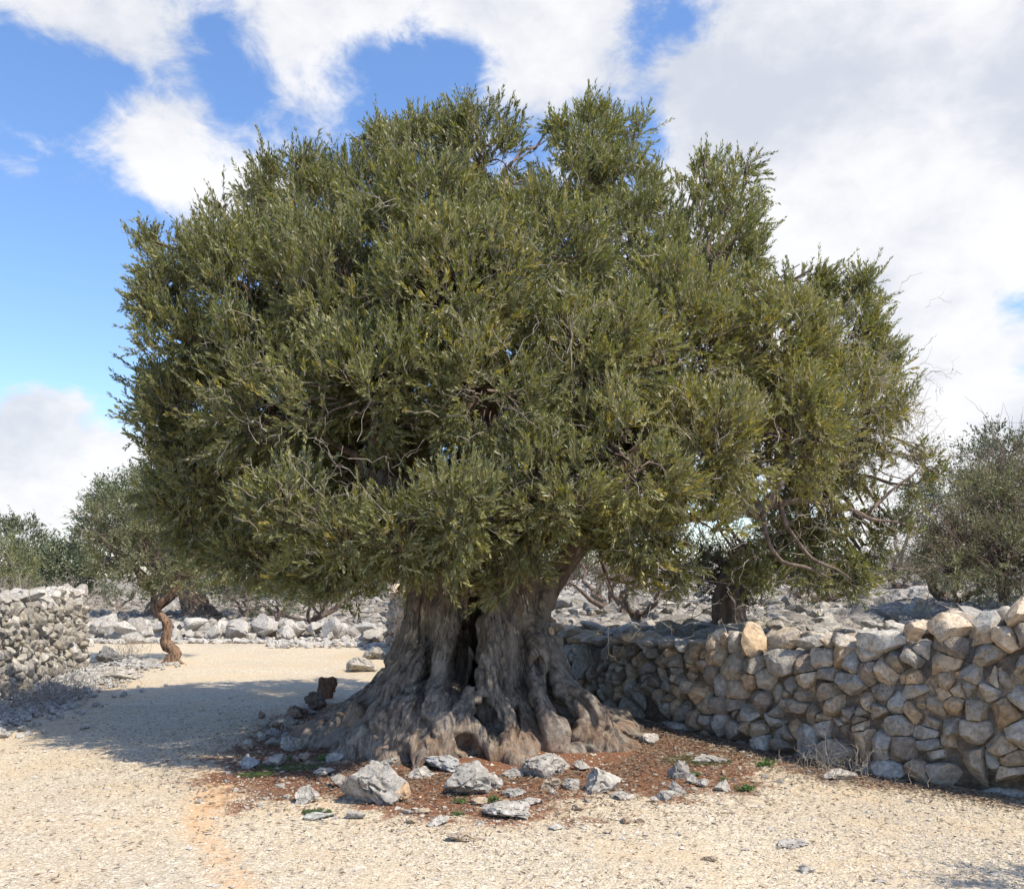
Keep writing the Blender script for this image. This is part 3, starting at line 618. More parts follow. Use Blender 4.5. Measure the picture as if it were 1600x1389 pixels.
ST = [(-88, -92, .50, 1.50, .17, .20, .50, .35, 0), (-76, -78, .54, 1.62, .18, .23, .48, .40, 3), (-62, -64, .52, 1.62, .19, .22, .46, .35, 0), (-58, -50, .46, 1.45, .15, .25, .34, .25, 4), (-44, -36, .50, 1.42, .16, .27, .34, .22, -3), (-32, -24, .52, 1.38, .16, .29, .34, .25, 0), (-26, -10, .50, 1.32, .12, .25, .30, .2, 0),
      (15, 5, .50, 1.2, .11, .19, .34, .2, 3), (22, 15, .53, 1.25, .15, .21, .36, .2, -4), (38, 25, .50, 1.15, .14, .17, .36, .15, 4), (50, 38, .52, 1.22, .13, .16, .34, .25, -5), (64, 47, .50, 1.36, .13, .20, .30, .3, 5), (78, 60, .50, 1.50, .15, .22, .34, .35, -4), (92, 76, .46, 1.55, .15, .20, .34, .45, 0), (104, 92, .45, 1.5, .14, .2, .36, .3, 0),
      (125, 115, .5, 1.3, .2, .24, .4, .3, 0), (145, 140, .5, 1.25, .2, .26, .4, .3, 0), (165, 165, .5, 1.3, .2, .26, .4, .3, 0), (188, 190, .5, 1.25, .2, .26, .4, .3, 0), (210, 215, .5, 1.3, .2, .26, .4, .3, 0), (235, 240, .5, 1.3, .2, .25, .4, .3, 0), (255, 256, .5, 1.35, .18, .22, .4, .3, 0)]
TV, TF, to = [], [], 0
def add_t(V, q, k=12):
    global to
    n = len(V) // k; caps = [list(range(k))[::-1], [(n - 1) * k + j for j in range(k)]]
    TV.append(V); TF.extend([[a + to for a in f] for f in q.tolist()]); TF.extend([[a + to for a in f] for f in caps]); to += len(V)
for s in ST:
    p, r = strand(*s[:6], k=s[6], tip=s[7], wob=s[8]); V, q = tubes(p, r, 12); add_t(V, q)
EXTRA = [([(655, 1010, 8.25), (640, 1060, 8.0), (600, 1105, 7.9), (560, 1150, 7.9)], [.09, .1, .11, .1]), ([(760, 960, 8.3), (775, 1010, 8.15), (760, 1060, 8.0), (790, 1120, 7.75), (800, 1190, 7.5)], [.07, .09, .1, .1, .08]), ([(735, 1085, 7.95), (720, 1120, 7.65), (745, 1150, 7.55), (770, 1195, 7.45)], [.1, .12, .1, .09]),
         ([(830, 960, 8.5), (842, 1010, 8.35), (838, 1060, 8.15), (858, 1120, 7.9), (868, 1180, 7.75)], [.08, .1, .09, .09, .09]), ([(858, 1000, 8.5), (868, 1050, 8.35), (900, 1090, 8.1), (935, 1130, 7.95), (945, 1175, 7.9)], [.12, .1, .12, .13, .12]), ([(930, 1120, 8.3), (975, 1150, 8.4), (1012, 1158, 8.5)], [.1, .09, .05]), ([(900, 1140, 7.9), (960, 1170, 7.9), (990, 1185, 7.9)], [.1, .09, .05]),
         ([(700, 950, 8.35), (690, 1010, 8.2), (690, 1060, 8.0), (680, 1100, 7.75), (690, 1140, 7.5)], [.09, .08, .09, .11, .12]), ([(640, 1120, 7.7), (655, 1170, 7.3), (650, 1205, 7.1)], [.12, .1, .07]), ([(570, 1100, 8.2), (520, 1145, 8.3), (490, 1165, 8.3)], [.12, .11, .08]),
         ([(660, 1180, 7.3), (650, 1215, 7.0), (648, 1250, 6.7), (640, 1262, 6.5)], [.07, .055, .05, .03]), ([(780, 1180, 7.5), (815, 1190, 7.4), (840, 1196, 7.4)], [.1, .1, .06]),
         ([(690, 1070, 8.0), (640, 1110, 7.75), (585, 1160, 7.65), (530, 1195, 7.6)], [.12, .2, .2, .12]), ([(690, 1075, 7.95), (665, 1120, 7.65), (620, 1165, 7.5), (580, 1210, 7.4)], [.12, .22, .2, .1]), ([(695, 1080, 7.95), (690, 1130, 7.55), (685, 1180, 7.35), (690, 1215, 7.25)], [.12, .2, .19, .12]), ([(700, 930, 8.3), (735, 915, 8.25), (770, 925, 8.3)], [.12, .13, .12]), ([(545, 1200, 7.4), (480, 1205, 7.4), (420, 1210, 7.4)], [.06, .05, .03])]
for pp, rr in EXTRA:
    p = np.array([P(*q) for q in pp]); n = 3 * len(p); t0 = np.linspace(0, 1, len(p)); tt = np.linspace(0, 1, n); p = np.stack([np.interp(tt, t0, p[:, a]) for a in range(3)], 1); V, q = tubes(p, np.interp(tt, t0, rr), 12); add_t(V, q)
# the leaning stem on the right
p = np.array([(.12, 8.7, .7), (.18, 8.7, 1.1), (.27, 8.75, 1.32), (.40, 8.8, 1.52), (.56, 8.82, 1.76), (.72, 8.85, 1.95), (.90, 8.9, 2.2), (.95, 8.95, 2.5)]); V, q = tubes(p, [.15, .14, .13, .115, .105, .1, .12, .1], 12); add_t(V, q)
# hollow shell at the back of the cavity
p = np.array([(TC[0], TC[1] + .34, -.1), (TC[0], TC[1] + .34, 2.0)]); V, q = tubes(p, [.34, .3], 12); add_t(V, q)
p = np.array([(TC[0], TC[1], -.3), (TC[0], TC[1], .12), (TC[0], TC[1], .3), (TC[0], TC[1], .55)]); V, q = tubes(p, [1.35, 1.1, .85, .4], 24); add_t(V, q, 24)
me = bpy.data.meshes.new('tmp_trunk'); me.from_pydata(np.concatenate(TV).tolist(), [], TF); me.update()
tmp = bpy.data.objects.new('tmp_trunk', me); C.objects.link(tmp)
md = tmp.modifiers.new('r', 'REMESH'); md.mode = 'VOXEL'; md.voxel_size = .016
md = tmp.modifiers.new('s', 'SMOOTH'); md.factor = .5; md.iterations = 9
ev = tmp.evaluated_get(bpy.context.evaluated_depsgraph_get()).to_mesh()
nv = len(ev.vertices); co = np.empty(nv * 3, np.float32); ev.vertices.foreach_get('co', co); co = co.reshape(-1, 3).astype(float)
no = np.empty(nv * 3, np.float32); ev.vertices.foreach_get('normal', no); no = no.reshape(-1, 3)
lp = np.empty(len(ev.loops), np.int32); ev.loops.foreach_get('vertex_index', lp); ls = np.empty(len(ev.polygons), np.int32); ev.polygons.foreach_get('loop_total', ls)
qd = lp.reshape(-1, 4) if (ls == 4).all() else None
tmp.to_mesh_clear(); C.objects.unlink(tmp)
dx, dy = co[:, 0] - TC[0], co[:, 1] - TC[1]; ph = np.arctan2(dx, -dy); rho = np.hypot(dx, dy)
bark = np.stack([np.sin(ph) * 1.1, np.cos(ph) * 1.1, (rho - co[:, 2]) * 1.0], 1)
disp = .036 * fbm(co, 3.0, 2, 71) + .013 * fbm(co, 9, 3, 72) + .028 * fbm(bark * (1, 1, .2), 9, 3, 73) + .014 * fbm(bark * (1, 1, .2), 28, 3, 74)
cre = np.abs(fbm(bark * (1, 1, .22), 4.2, 3, 79)); disp = disp - .055 * (1 - sstep(cre, 0, .11))
knob = np.clip(fbm(co, 4.5, 2, 75) - .35, 0, 1) * .09
co2 = co + no * (disp + knob - .03 * np.clip(-fbm(bark * (1, 1, .25), 5.5, 2, 76), 0, 1))[:, None]
# hollows: the dark cavity between the two halves and the smaller slits
for (hu, hv, hw, hh_, dep) in [(716, 1032, .085, .36, .6), (664, 1075, .035, .2, .16), (806, 1130, .04, .12, .2), (842, 1040, .05, .09, .12), (735, 975, .03, .14, .2)]:
    yf = 8.15 if hv < 1100 else 7.75
    cxx, _, czz = P(hu, hv, yf); ux = co2[:, 0] - cxx - .12 * (co2[:, 2] - czz); uz = co2[:, 2] - czz
    ww = hw * (1 - .45 * np.clip(uz / hh_, -1, 1)); e = (ux / ww) ** 2 + (uz / hh_) ** 2; m_ = (e < 1) & (co2[:, 1] < yf + .5)
    co2[m_, 1] += dep * np.sqrt(1 - e[m_]) * np.clip((yf + .5 - co2[m_, 1]) / .3, 0, 1)
link('trunk', make_mesh('trunk', co2 - OT_OFF, qd, M_bark, vattr={'bark': bark}), tree)
print('trunk verts', nv)

# ------------------------------------------------------------------ loose stones
GREY, PALE, TAN, BROWN, DARK = (.37, .35, .315), (.46, .43, .38), (.44, .35, .25), (.22, .13, .08), (.24, .22, .2)
rs3 = np.random.default_rng(303)
def rock_thing(u, v, wpx, hpx, label, col, depth=.8, seed=None, group=None, sub=4, name='rock', z=None, planes=9, rot=None, mat=None, sink=.12, amp=.22):
    rs = np.random.default_rng(seed if seed is not None else int(u * 7 + v * 13))
    g = G(u, v); Y = g[1] ; wd = wpx * Y / F; hh = hpx * Y / F
    V, Fc = rock(rs, (1, 1, 1), 5 if wpx > 34 else 4, 16, .34, .0, (.3, .8)); o3 = rs.uniform(0, 90, 3); n0 = nrm(V)
    V = V + n0 * (-.10 * (1 - sstep(np.abs(fbm(V * (1, 1, .6) + o3, 3.0, 3, 3)), 0, .16)) + .06 * fbm(V + o3, 4.0, 4, 4) + .03 * fbm(V + o3, 12, 3, 5))[:, None]
    V = V * (wd, wd * depth, hh * 1.1)
    y0 = Y + wd * depth * .35; x0 = (u - CU) / F * y0
    zz = float(H(x0, y0)) if z is None else z
    zz_ = V[:, 2:3] / (hh * .575); V[:, :2] *= np.where(zz_ < 0, 1 - .12 * zz_, 1 - .28 * zz_); V[:, 2] += hh * 1.15 / 2 - hh * .26; V[:, 2] *= 1.12
    me = make_mesh(name, V, Fc, mat or M_lime, np.broadcast_to(np.array(col), (len(Fc), 3)), sharp=33)
    o = link(name, me, loc=(x0, y0, zz), rot=(0, 0, rs.uniform(-.25, .25) if rot is None else rot)); return set_props(o, label, 'rock', group)
HERO = [(580, 1262, 118, 62, 'largest grey limestone boulder with creased face, at the foot of the trunk', GREY, .75), (476, 1257, 52, 34, 'squarish pale rock just left of the largest boulder', PALE, .8), (722, 1252, 105, 52, 'jagged pitted grey rock right of the largest boulder and the thin root', GREY, .7),
        (690, 1214, 95, 34, 'flat smooth grey rock tucked behind the jagged pitted one', (.42, .42, .41), .6), (848, 1222, 92, 42, 'slanting flat pale slab leaning on the trunk foot', PALE, .55), (860, 1240, 38, 28, 'small pointed rock in front of the slanting slab', TAN, .7), (893, 1238, 34, 18, 'low grey stone between the slab and the pyramid rock', GREY, .8), (940, 1243, 72, 54, 'pyramid shaped pale rock right of the slab', PALE, .6),
        (788, 1283, 92, 24, 'low wide whitish rock half buried in red earth', PALE, .7), (684, 1294, 42, 16, 'thin flat triangular stone in red earth', PALE, .7), (722, 1318, 62, 12, 'flat broken stone at the front edge of the red earth', TAN, .6), (500, 1282, 52, 14, 'mossy flat stone in front of the squarish rock', (.45, .45, .4), .7), (513, 1092, 36, 46, 'upright brown standing stone left of the trunk', BROWN, .7),
        (492, 1112, 42, 30, 'dark squat rock below the standing stone', (.2, .15, .12), .8), (466, 1125, 40, 20, 'dark reddish low rock left of the squat one', (.24, .15, .11), .8), (450, 1180, 44, 38, 'leaning grey white rock in the shade left of the roots', GREY, .7), (490, 1174, 44, 22, 'pale lumpy stone touching the left root', GREY, .8), (428, 1204, 42, 26, 'pale double humped stone left of the roots', GREY, .8),
        (388, 1205, 38, 18, 'flat blue grey stone farthest left of the roots', (.36, .38, .39), .7), (520, 1200, 34, 18, 'small grey stone with moss under the left root', GREY, .8), (505, 1218, 48, 12, 'flat dim stone flush with the soil left of the boulder', GREY, .7), (452, 1145, 30, 20, 'small shaded stone above the leaning rock', GREY, .8), (532, 1235, 40, 22, 'grey stone wedged against the left of the largest boulder', GREY, .7),
        (625, 1258, 40, 30, 'ochre stained chunk at the right foot of the largest boulder', (.52, .36, .22), .7), (762, 1240, 50, 30, 'white chunk leaning on the jagged rock', PALE, .7), (745, 1262, 44, 14, 'ochre flat chip in front of the jagged rock', TAN, .7), (802, 1250, 42, 16, 'low grey chip between jagged rock and slab', GREY, .7), (1062, 1222, 44, 30, 'dark faced rock heading the little cluster right of the roots', (.36, .34, .31), .7),
        (1056, 1243, 30, 22, 'rounded grey stone in front of the dark faced rock', GREY, .8), (1080, 1228, 20, 16, 'small grey stone in the middle of the cluster', GREY, .9), (1100, 1232, 26, 14, 'pale small stone at the right of the cluster', PALE, .8), (1128, 1238, 28, 18, 'round pale stone at the right end of the cluster', PALE, .9), (1042, 1252, 36, 16, 'flat grey stone below the cluster', GREY, .7),
        (972, 1252, 44, 20, 'slanting pale stone below the pyramid rock', PALE, .7), (1108, 1197, 60, 12, 'long flat stone level with the soil between roots and wall', GREY, .5), (1308, 1220, 62, 15, 'long flat pale stone at the wall foot', PALE, .5), (1240, 1325, 68, 10, 'flat pale slab in the gravel at lower right', PALE, .5), (1113, 1350, 36, 12, 'small wedge of pale stone in the front gravel', TAN, .7),
        (1262, 1366, 34, 12, 'pale stone lowest in the front gravel', PALE, .7), (1010, 1170, 44, 18, 'pale stone at the tip of the right root', PALE, .7), (1022, 1255, 16, 9, 'tiny pale stone by the slanting stone', PALE, .9), (1200, 1172, 26, 14, 'small dark stone leaning on the wall foot', GREY, .8), (868, 1300, 26, 9, 'small pale chip in red earth below the slab', PALE, .8), (640, 1290, 22, 8, 'tiny ochre chip left of the thin triangular stone', TAN, .8),
        (655, 1222, 48, 18, 'flat pale slab packed against the central root left of the thin root', PALE, .6), (612, 1205, 40, 16, 'low grey stone pressed against the buttress above the largest boulder', GREY, .7), (905, 1212, 36, 16, 'small pale slab pushed under the right hand root', PALE, .6), (800, 1222, 34, 14, 'flat grey chip between roots and the slanting slab', GREY, .7),
        (555, 1282, 46, 12, 'thin pale slab sunk in front of the largest boulder', PALE, .6), (830, 1262, 40, 12, 'pale flat stone sunk below the slanting slab', PALE, .7), (905, 1270, 28, 10, 'tan sliver of stone in red earth before the pyramid rock', TAN, .7), (660, 1275, 30, 9, 'ochre sliver beside the end of the thin root', TAN, .6),
        (560, 1010 + 40, 60, 26, 'pale rock on the path edge behind the left root', PALE, .7), (585, 1030, 40, 20, 'grey rock behind the left root near the far wall', GREY, .7), (172, 1062, 100, 20, 'long flat pale slab on the ground at the end of the left wall', PALE, .5), (174, 1040, 50, 32, 'block with painted shade beside the left wall end', (.22, .22, .22), .8), (232, 1040, 34, 12, 'flat grey rock left of the twisted trunk', GREY, .7), (276, 1038, 40, 10, 'pale flat stones at the twisted trunk foot', PALE, .7)]  # block by the left wall end: shade painted into its dark grey
for (u, v, wpx, hpx, lab, colr, dp) in HERO: rock_thing(u, v, wpx, hpx, lab, colr, dp)

for i in range(30):
    u, v = rs3.uniform(385, 560), rs3.uniform(1118, 1212)
    if v > 1105 + (560 - u) * .95 - 60 and u > 520: continue
    rock_thing(u, v, rs3.uniform(14, 34), rs3.uniform(8, 20), 'x', [GREY, TAN, (.36, .27, .2), PALE][i % 4], .8, seed=900 + i, group='small stones left of the roots', sub=3)
# shared rock shapes, copied with their own place and turn
def rock_bank(n, mat, pal, subd, seed, planes=10, flat=.7):
    rs = np.random.default_rng(seed); out = []
    for i in range(n):
        V, Fc = rock(rs, (1, rs.uniform(.65, 1), rs.uniform(.45, .8) * flat / .7), subd, 13, .28, .06, (.35, .8))
        out.append(make_mesh('rock', V, Fc, mat, np.broadcast_to(np.array(pal[i % len(pal)]), (len(Fc), 3)), sharp=35))
    return out
bankW = rock_bank(14, M_rub, [(.48, .45, .40), (.42, .39, .345), (.52, .49, .43), (.36, .335, .30)], 3, 1); bankG = rock_bank(14, M_lime, [(.41, .385, .345), (.35, .33, .30), (.46, .43, .385), (.31, .29, .265)], 3, 2)
def place_rock(x0, y0, s, bank, label, group, rs, tilt=.3, zoff=0):
    o = link('rock', bank[rs.integers(len(bank))], loc=(x0, y0, float(H(x0, y0)) + s * .18 + zoff), rot=(rs.normal(0, tilt), rs.normal(0, tilt), rs.uniform(0, 6.28)), scl=(s, s * rs.uniform(.7, 1.3), s * rs.uniform(.6, 1.3)))
    return set_props(o, label, 'rock', group)
def rubble(name, pts, sizes, mat, label, seed, pal, sub=2):
    rs = np.random.default_rng(seed); A = Acc(); prot = [rock(rs, (1, rs.uniform(.6, 1), rs.uniform(.4, .75)), sub, 11, .25, .05, (.35, .8)) for _ in range(24)]
    for (px, py, pz), s in zip(pts, sizes):
        V, Fc = prot[rs.integers(24)]; a = rs.uniform(0, 6.28); ca, sa = math.cos(a), math.sin(a); R = np.array([[ca, -sa, 0], [sa, ca, 0], [0, 0, 1]])
        tl = rs.normal(0, .35); R2 = np.array([[1, 0, 0], [0, math.cos(tl), -math.sin(tl)], [0, math.sin(tl), math.cos(tl)]])
        A.add((V * s) @ (R @ R2).T + (px, py, pz), Fc, np.array(pal[rs.integers(len(pal))]) * rs.uniform(.85, 1.12))
    return set_props(link(name, A.mesh(name, mat, sharp=35)), label, kind='stuff')
# row of tumbled rocks along the far side of the path
for i in range(95):
    u = rs3.uniform(150, 600); tier = rs3.random(); s = (.2 + .6 * rs3.random() ** 1.6) * (1 - .25 * tier)
    Y0 = 21.6 + rs3.normal(0, .35) + 1.2 * tier - (1.2 if u > 540 else 0); xx = (u - CU) / F * Y0
    place_rock(xx, Y0, s * 1.15, bankW, 'grey white rock in the tumbled row along the far side of the path', 'rocks tumbled along the far path edge', rs3, zoff=.30 * tier)
n = 900; u = rs3.uniform(140, 640, n); Y0 = 21 + rs3.exponential(.9, n) - 1.5 * rs3.random(n) * (u > 420) ; xx = (u - CU) / F * Y0
rubble('rubble', np.stack([xx, Y0, H(xx, Y0) + .03], 1), rs3.uniform(.06, .28, n), M_rub, 'small white rubble strewn under the tumbled rocks across the path', 4, [(.46, .43, .38), (.52, .49, .44)])
# stony ground behind the right wall
cnt = 0
while cnt < 110:
    Y0 = rs3.uniform(8.0, 17); u = rs3.uniform(860, 1600); xx = (u - CU) / F * Y0
    dd = float(wall_dist(np.array(xx), np.array(Y0)))
    if dd < .75 or dd > 7: continue
    place_rock(xx, Y0, rs3.uniform(.2, .5), bankG if rs3.random() < .5 else bankW, 'weathered limestone rock on the stony slope behind the right hand wall', 'rocks on the stony slope', rs3, .25); cnt += 1
n = 7500; Y0 = 7 + 45 * rs3.random(n) ** 1.6; u = rs3.uniform(820, 1700, n); xx = (u - CU) / F * Y0; dd = wall_dist(xx, Y0); k = dd > .6; xx, Y0 = xx[k], Y0[k]
rubble('karst_rubble', np.stack([xx, Y0, H(xx, Y0) + .02], 1), rs3.uniform(.10, .42, len(xx)) * (1 + Y0 / 40), M_lime, 'broken limestone covering the slope behind the wall', 5, [(.37, .345, .305), (.29, .27, .24), (.44, .41, .36)])
n = 3200; Y0 = 23 + 40 * rs3.random(n) ** 1.5; u = rs3.uniform(-40, 700, n); xx = (u - CU) / F * Y0
rubble('field_rubble', np.stack([xx, Y0, H(xx, Y0) + .02], 1), rs3.uniform(.12, .6, n), M_rub, 'pale stones strewn over the field beyond the path', 6, [(.34, .31, .27), (.41, .38, .33), (.26, .23, .19)])
# foot of the left wall
for i in range(46):
    s = rs3.uniform(0, 1); fx = np.interp(s, [0, .5, 1], LW[1:, 0]); fy = np.interp(s, [0, .5, 1], LW[1:, 1]); q = abs(rs3.normal(0, .35)) + .12
    place_rock(fx + q, fy - .1, rs3.uniform(.12, .34) * (1.2 - min(q, .6)), bankW, 'broken white stone fallen at the foot of the left wall', 'stones fallen at the left wall foot', rs3, .3, -.03)
n = 1500; s = rs3.uniform(-.3, 1.25, n); fx = np.interp(s, [-.3, 0, .5, 1, 1.25], [-5.6, *LW[1:, 0], -6.9]); fy = np.interp(s, [-.3, 0, .5, 1, 1.25], [8.8, *LW[1:, 1], 16]); q = np.abs(rs3.normal(0, .38, n))
rubble('foot_rubble', np.stack([fx + q + .05, fy, H(fx + q, fy) + .015 + .12 * np.exp(-q * 4)], 1), rs3.uniform(.03, .13, n), M_rub, 'small white stone chips along the foot of the left wall', 7, [(.48, .47, .44), (.42, .41, .38)])
# stones and chips between the roots and on the red earth
n = 520; a = rs3.uniform(0, 6.283, n); rr = 1.45 + 1.1 * rs3.random(n); xx = -.15 + rr * np.cos(a) * 1.1; yy = 7.9 + rr * np.sin(a) * .95; k = (wall_dist(xx, yy) < -.15); xx, yy = xx[k], yy[k]
rubble('stone_chips', np.stack([xx, yy, H(xx, yy) + .004], 1), .02 + .07 * rs3.random(len(xx)) ** 3, M_lime, 'small pale stone chips in the red earth round the trunk', 8, [(.42, .38, .32), (.38, .29, .2), (.34, .32, .28)], 2)

# fallen leaves
def litter(name, n, fx, seed, label):
    rs = np.random.default_rng(seed); xx, yy = fx(rs, n); k = wall_dist(xx, yy) < -.03; xx, yy = xx[k], yy[k]; n = len(xx)
    b = np.stack([xx, yy, H(xx, yy) + .006 + .012 * rs.random(n)], 1); a = rs.uniform(0, 6.283, n); d = nrm(np.stack([np.cos(a), np.sin(a), rs.normal(0, .18, n)], 1)); sd = nrm(np.cross(d, np.array([0, 0, 1]) + rs.normal(0, .5, (n, 3))))
    l = rs.uniform(.025, .055, n)[:, None]; V = np.stack([b, b + d * l * .5 + sd * l * .11, b + d * l, b + d * l * .5 - sd * l * .11], 1).reshape(-1, 3)
    pal = np.array([(.16, .09, .05), (.11, .07, .045), (.22, .15, .09), (.13, .10, .07), (.25, .20, .14)])
    set_props(link(name, make_mesh(name, V, np.arange(len(V)).reshape(-1, 4), M_peb, pal[rs.integers(5, size=n)], smooth=False)), label, kind='stuff')
def around(rs, n):
    a = rs.uniform(0, 6.283, n); r = 1.0 + np.abs(rs.normal(0, .75, n)); return -.15 + r * np.cos(a) * 1.25, 8.0 + r * np.sin(a) * 1.05
def atwall(rs, n):
    t = rs.uniform(0, 5, n); q = np.abs(rs.normal(0, .28, n)) + .05; i = np.arange(6); px = np.interp(t, i, WALL[:6, 0]); py = np.interp(t, i, WALL[:6, 1]); return px - q * .8, py - q * .6
litter('leaf_litter', 24000, around, 31, 'brown fallen olive leaves on the red earth'); litter('path_litter', 3500, lambda rs, n: (rs.uniform(-5, 3, n), rs.uniform(4.2, 10, n)), 33, 'sparse dry leaves scattered on the gravel'); litter('wall_litter', 12000, atwall, 32, 'dry leaf litter along the foot of the right wall')

# ------------------------------------------------------------------ weeds and moss
def weed(u, v, size, label, seed, n=26, g=((.09, .15, .04), (.12, .19, .06), (.07, .12, .04))):
    rs = np.random.default_rng(seed); g0 = G(u, v); b = np.tile(np.array([g0[0], g0[1], float(H(g0[0], g0[1]))]), (n, 1)) + rs.normal(0, size * .28, (n, 3)) * (1, .6, 0)
    Dv = nrm(np.stack([rs.normal(0, .7, n), rs.normal(0, .6, n), rs.uniform(.3, 1, n)], 1)); V, q, c, st = leaves(b, Dv, rs.uniform(.3, .8, n) * size, rs, 4, size * .32, size * .14, np.array(g)[rs.integers(3, size=n)], spread=(.7, 1.3))
    set_props(link('weed', make_mesh('weed', V - (g0[0], g0[1], 0), q, M_herb, c, smooth=False), loc=(g0[0], g0[1], 0)), label, 'weed')
for i, w_ in enumerate([(1196, 1200, .10, 'bright green leafy weed at the foot of the right wall'), (1165, 1237, .09, 'small green weed right of the stone cluster'), (1086, 1216, .06, 'tiny green weed among the clustered stones'), (717, 1258, .07, 'green sprig in front of the jagged rock'), (770, 1257, .07, 'low green sprig under the white chunk'), (715, 1276, .05, 'tiny seedling in the red earth below the jagged rock'),
                        (508, 1196, .09, 'green tuft on the mossy stones left of the roots'), (455, 1192, .06, 'yellowish green tuft between the pale stones left of the roots'), (1010, 1162, .07, 'thin green grass by the tip of the right root'), (1130, 1222, .05, 'small grey green weed right of the dark faced rock')]): weed(*w_, seed=60 + i)
def moss(u, v, wd, dp, label, seed):
    rs = np.random.default_rng(seed); g0 = G(u, v); n = 900; a = rs.uniform(0, 6.28, n); r = np.sqrt(rs.random(n)); xx = g0[0] + wd * r * np.cos(a); yy = g0[1] + dp * r * np.sin(a); b = np.stack([xx, yy, H(xx, yy) + .004], 1)
    V, q, c, st = leaves(b, nrm(rs.normal(0, .5, (n, 3)) + (0, 0, 1)), rs.uniform(.008, .022, n), rs, 2, .012, .005, np.tile((.10, .115, .04), (n, 1)) * rs.uniform(.6, 1.3, (n, 1)))
    set_props(link('moss', make_mesh('moss', V, q, M_herb, c, smooth=False)), label, kind='stuff')
moss(455, 1205, .28, .14, 'mossy green patch left of the roots', 1); moss(400, 1216, .16, .07, 'thin moss on soil at the left of the stones', 2); moss(1090, 1195, .3, .18, 'sparse moss on the soil right of the roots', 3); moss(495, 1272, .1, .04, 'moss strip on the flat stone', 4)

# ------------------------------------------------------------------ background trees and bushes
def bg_tree(name, label, cat, lobes_px, seed, stem=None, pal=GREEN, dens=4.0, shoots=9, pairs=6, llen=.1, lwid=.028, slen=(.3, .6), yellow=None, group=None, stem_r=None, inner=.4, twigs=0, mat=M_leaf, wood=M_limb, sparse=None, tw_r=.006):
    rs = np.random.default_rng(seed); LB = lobe_m(lobes_px); c = np.array([l[:3] for l in LB])
    bx, by = c[:, 0].mean(), c[:, 1].mean()
    if stem: b0 = P(*stem[0]); bx, by = b0[0], b0[1]
    off = np.array([bx, by, float(H(bx, by))]); root = empty(name, off, label, cat, group)
    base, own, B, D, L, col = crown(LB, rs, dens, shoots, pairs, llen, lwid, slen, inner, yellow, pal, clump=slen[0] * .6, bump_amp=.3, sparse=sparse)
    V, q, cc, st = leaves(B, D, L, rs, pairs, llen, lwid, col)
    link('crown', make_mesh('crown', V - off, q, mat, cc, smooth=False), root)
    A = Acc(); f0 = P(*stem[-1]) if stem else off + (0, 0, .1)
    for cl in c:
        p = bez(f0, cl, rs.normal(0, .15, 3) * (1, 1, .5), 8, .04, rs); v_, q_ = tubes(p, np.linspace(.07, .02, 8) * (1 if not stem_r else stem_r[-1] / .1), 5); A.add(v_, q_)
    sel = rs.permutation(len(base))[:900]
    s0 = c[own[sel]] * .7 + base[sel] * .3; t = np.linspace(0, 1, 4)[None, :, None]; v_, q_ = tubes(s0[:, None] * (1 - t) + base[sel][:, None] * t + rs.normal(0, .03, (len(sel), 4, 3)), np.tile(np.linspace(.016, .006, 4), (len(sel), 1)), 3); A.add(v_, q_)
    if twigs:
        for cl, lb in zip(c, LB):
            v_, q_ = bare(cl, lb[3] * .55, int(twigs), rs, (.3, .8), nrm(np.array([rs.normal(0, .4), -.2, .9])), tw_r); A.add(v_, q_)
    link('branches', A.mesh('branches', wood, off=off), root)
    if stem: put_tube('trunk', [P(*s) for s in stem], stem_r, M_bark_far, root, off, 12, .3, seed)
    return root
M_bark_far = twig_material('far_bark', (.07, .05, .04), (.21, .15, .105), 12)
M_bark_red = twig_material('ochre_bark', (.07, .04, .025), (.29, .18, .11), 26)
GREY_G = np.array([(.160, .158, .065), (.19, .180, .075), (.14, .145, .058), (.215, .20, .10)]); DARK_G = np.array([(.055, .080, .038), (.07, .095, .04), (.045, .068, .034)])
# small twisted olive standing on the path's left edge
r_ = bg_tree('olive_tree', 'small olive with twisted ochre trunk standing at the path bend', 'tree', [(190, 830, 16.6, 42), (235, 800, 16.8, 48), (180, 870, 16.3, 30), (235, 870, 16.4, 48), (290, 850, 16.6, 48), (270, 900, 16.3, 34), (215, 905, 16.2, 28), (330, 880, 17, 38), (150, 820, 16.9, 24)], 201,
             [(266, 1042, 16.2), (268, 1034, 16.2), (277, 1018, 16.2), (257, 1006, 16.2), (260, 990, 16.2), (262, 970, 16.2), (243, 955, 16.2), (241, 940, 16.2), (240, 925, 16.3)], GREY_G * .9, 8, 10, 6, .075, .02, (.18, .36), stem_r=[.20, .13, .10, .11, .075, .08, .065, .055, .05], twigs=30, inner=.5)
for o in r_.children:
    if o.name.startswith('trunk'): o.data.materials[0] = M_bark_red
for pp, rr in (([(268, 1030, 16.2), (282, 1037, 16.15), (293, 1041, 16.1)], [.08, .05, .02]), ([(266, 1030, 16.2), (256, 1037, 16.1), (248, 1041, 16.1)], [.09, .06, .02]), ([(243, 952, 16.2), (252, 940, 16.1), (264, 930, 16.1), (280, 915, 16.1)], [.07, .05, .045, .03])):
    put_tube('root' if rr[-1] < .025 else 'fork', [P(*q) for q in pp], rr, M_bark_red, r_, np.array(r_.location), 8, .3, 3)
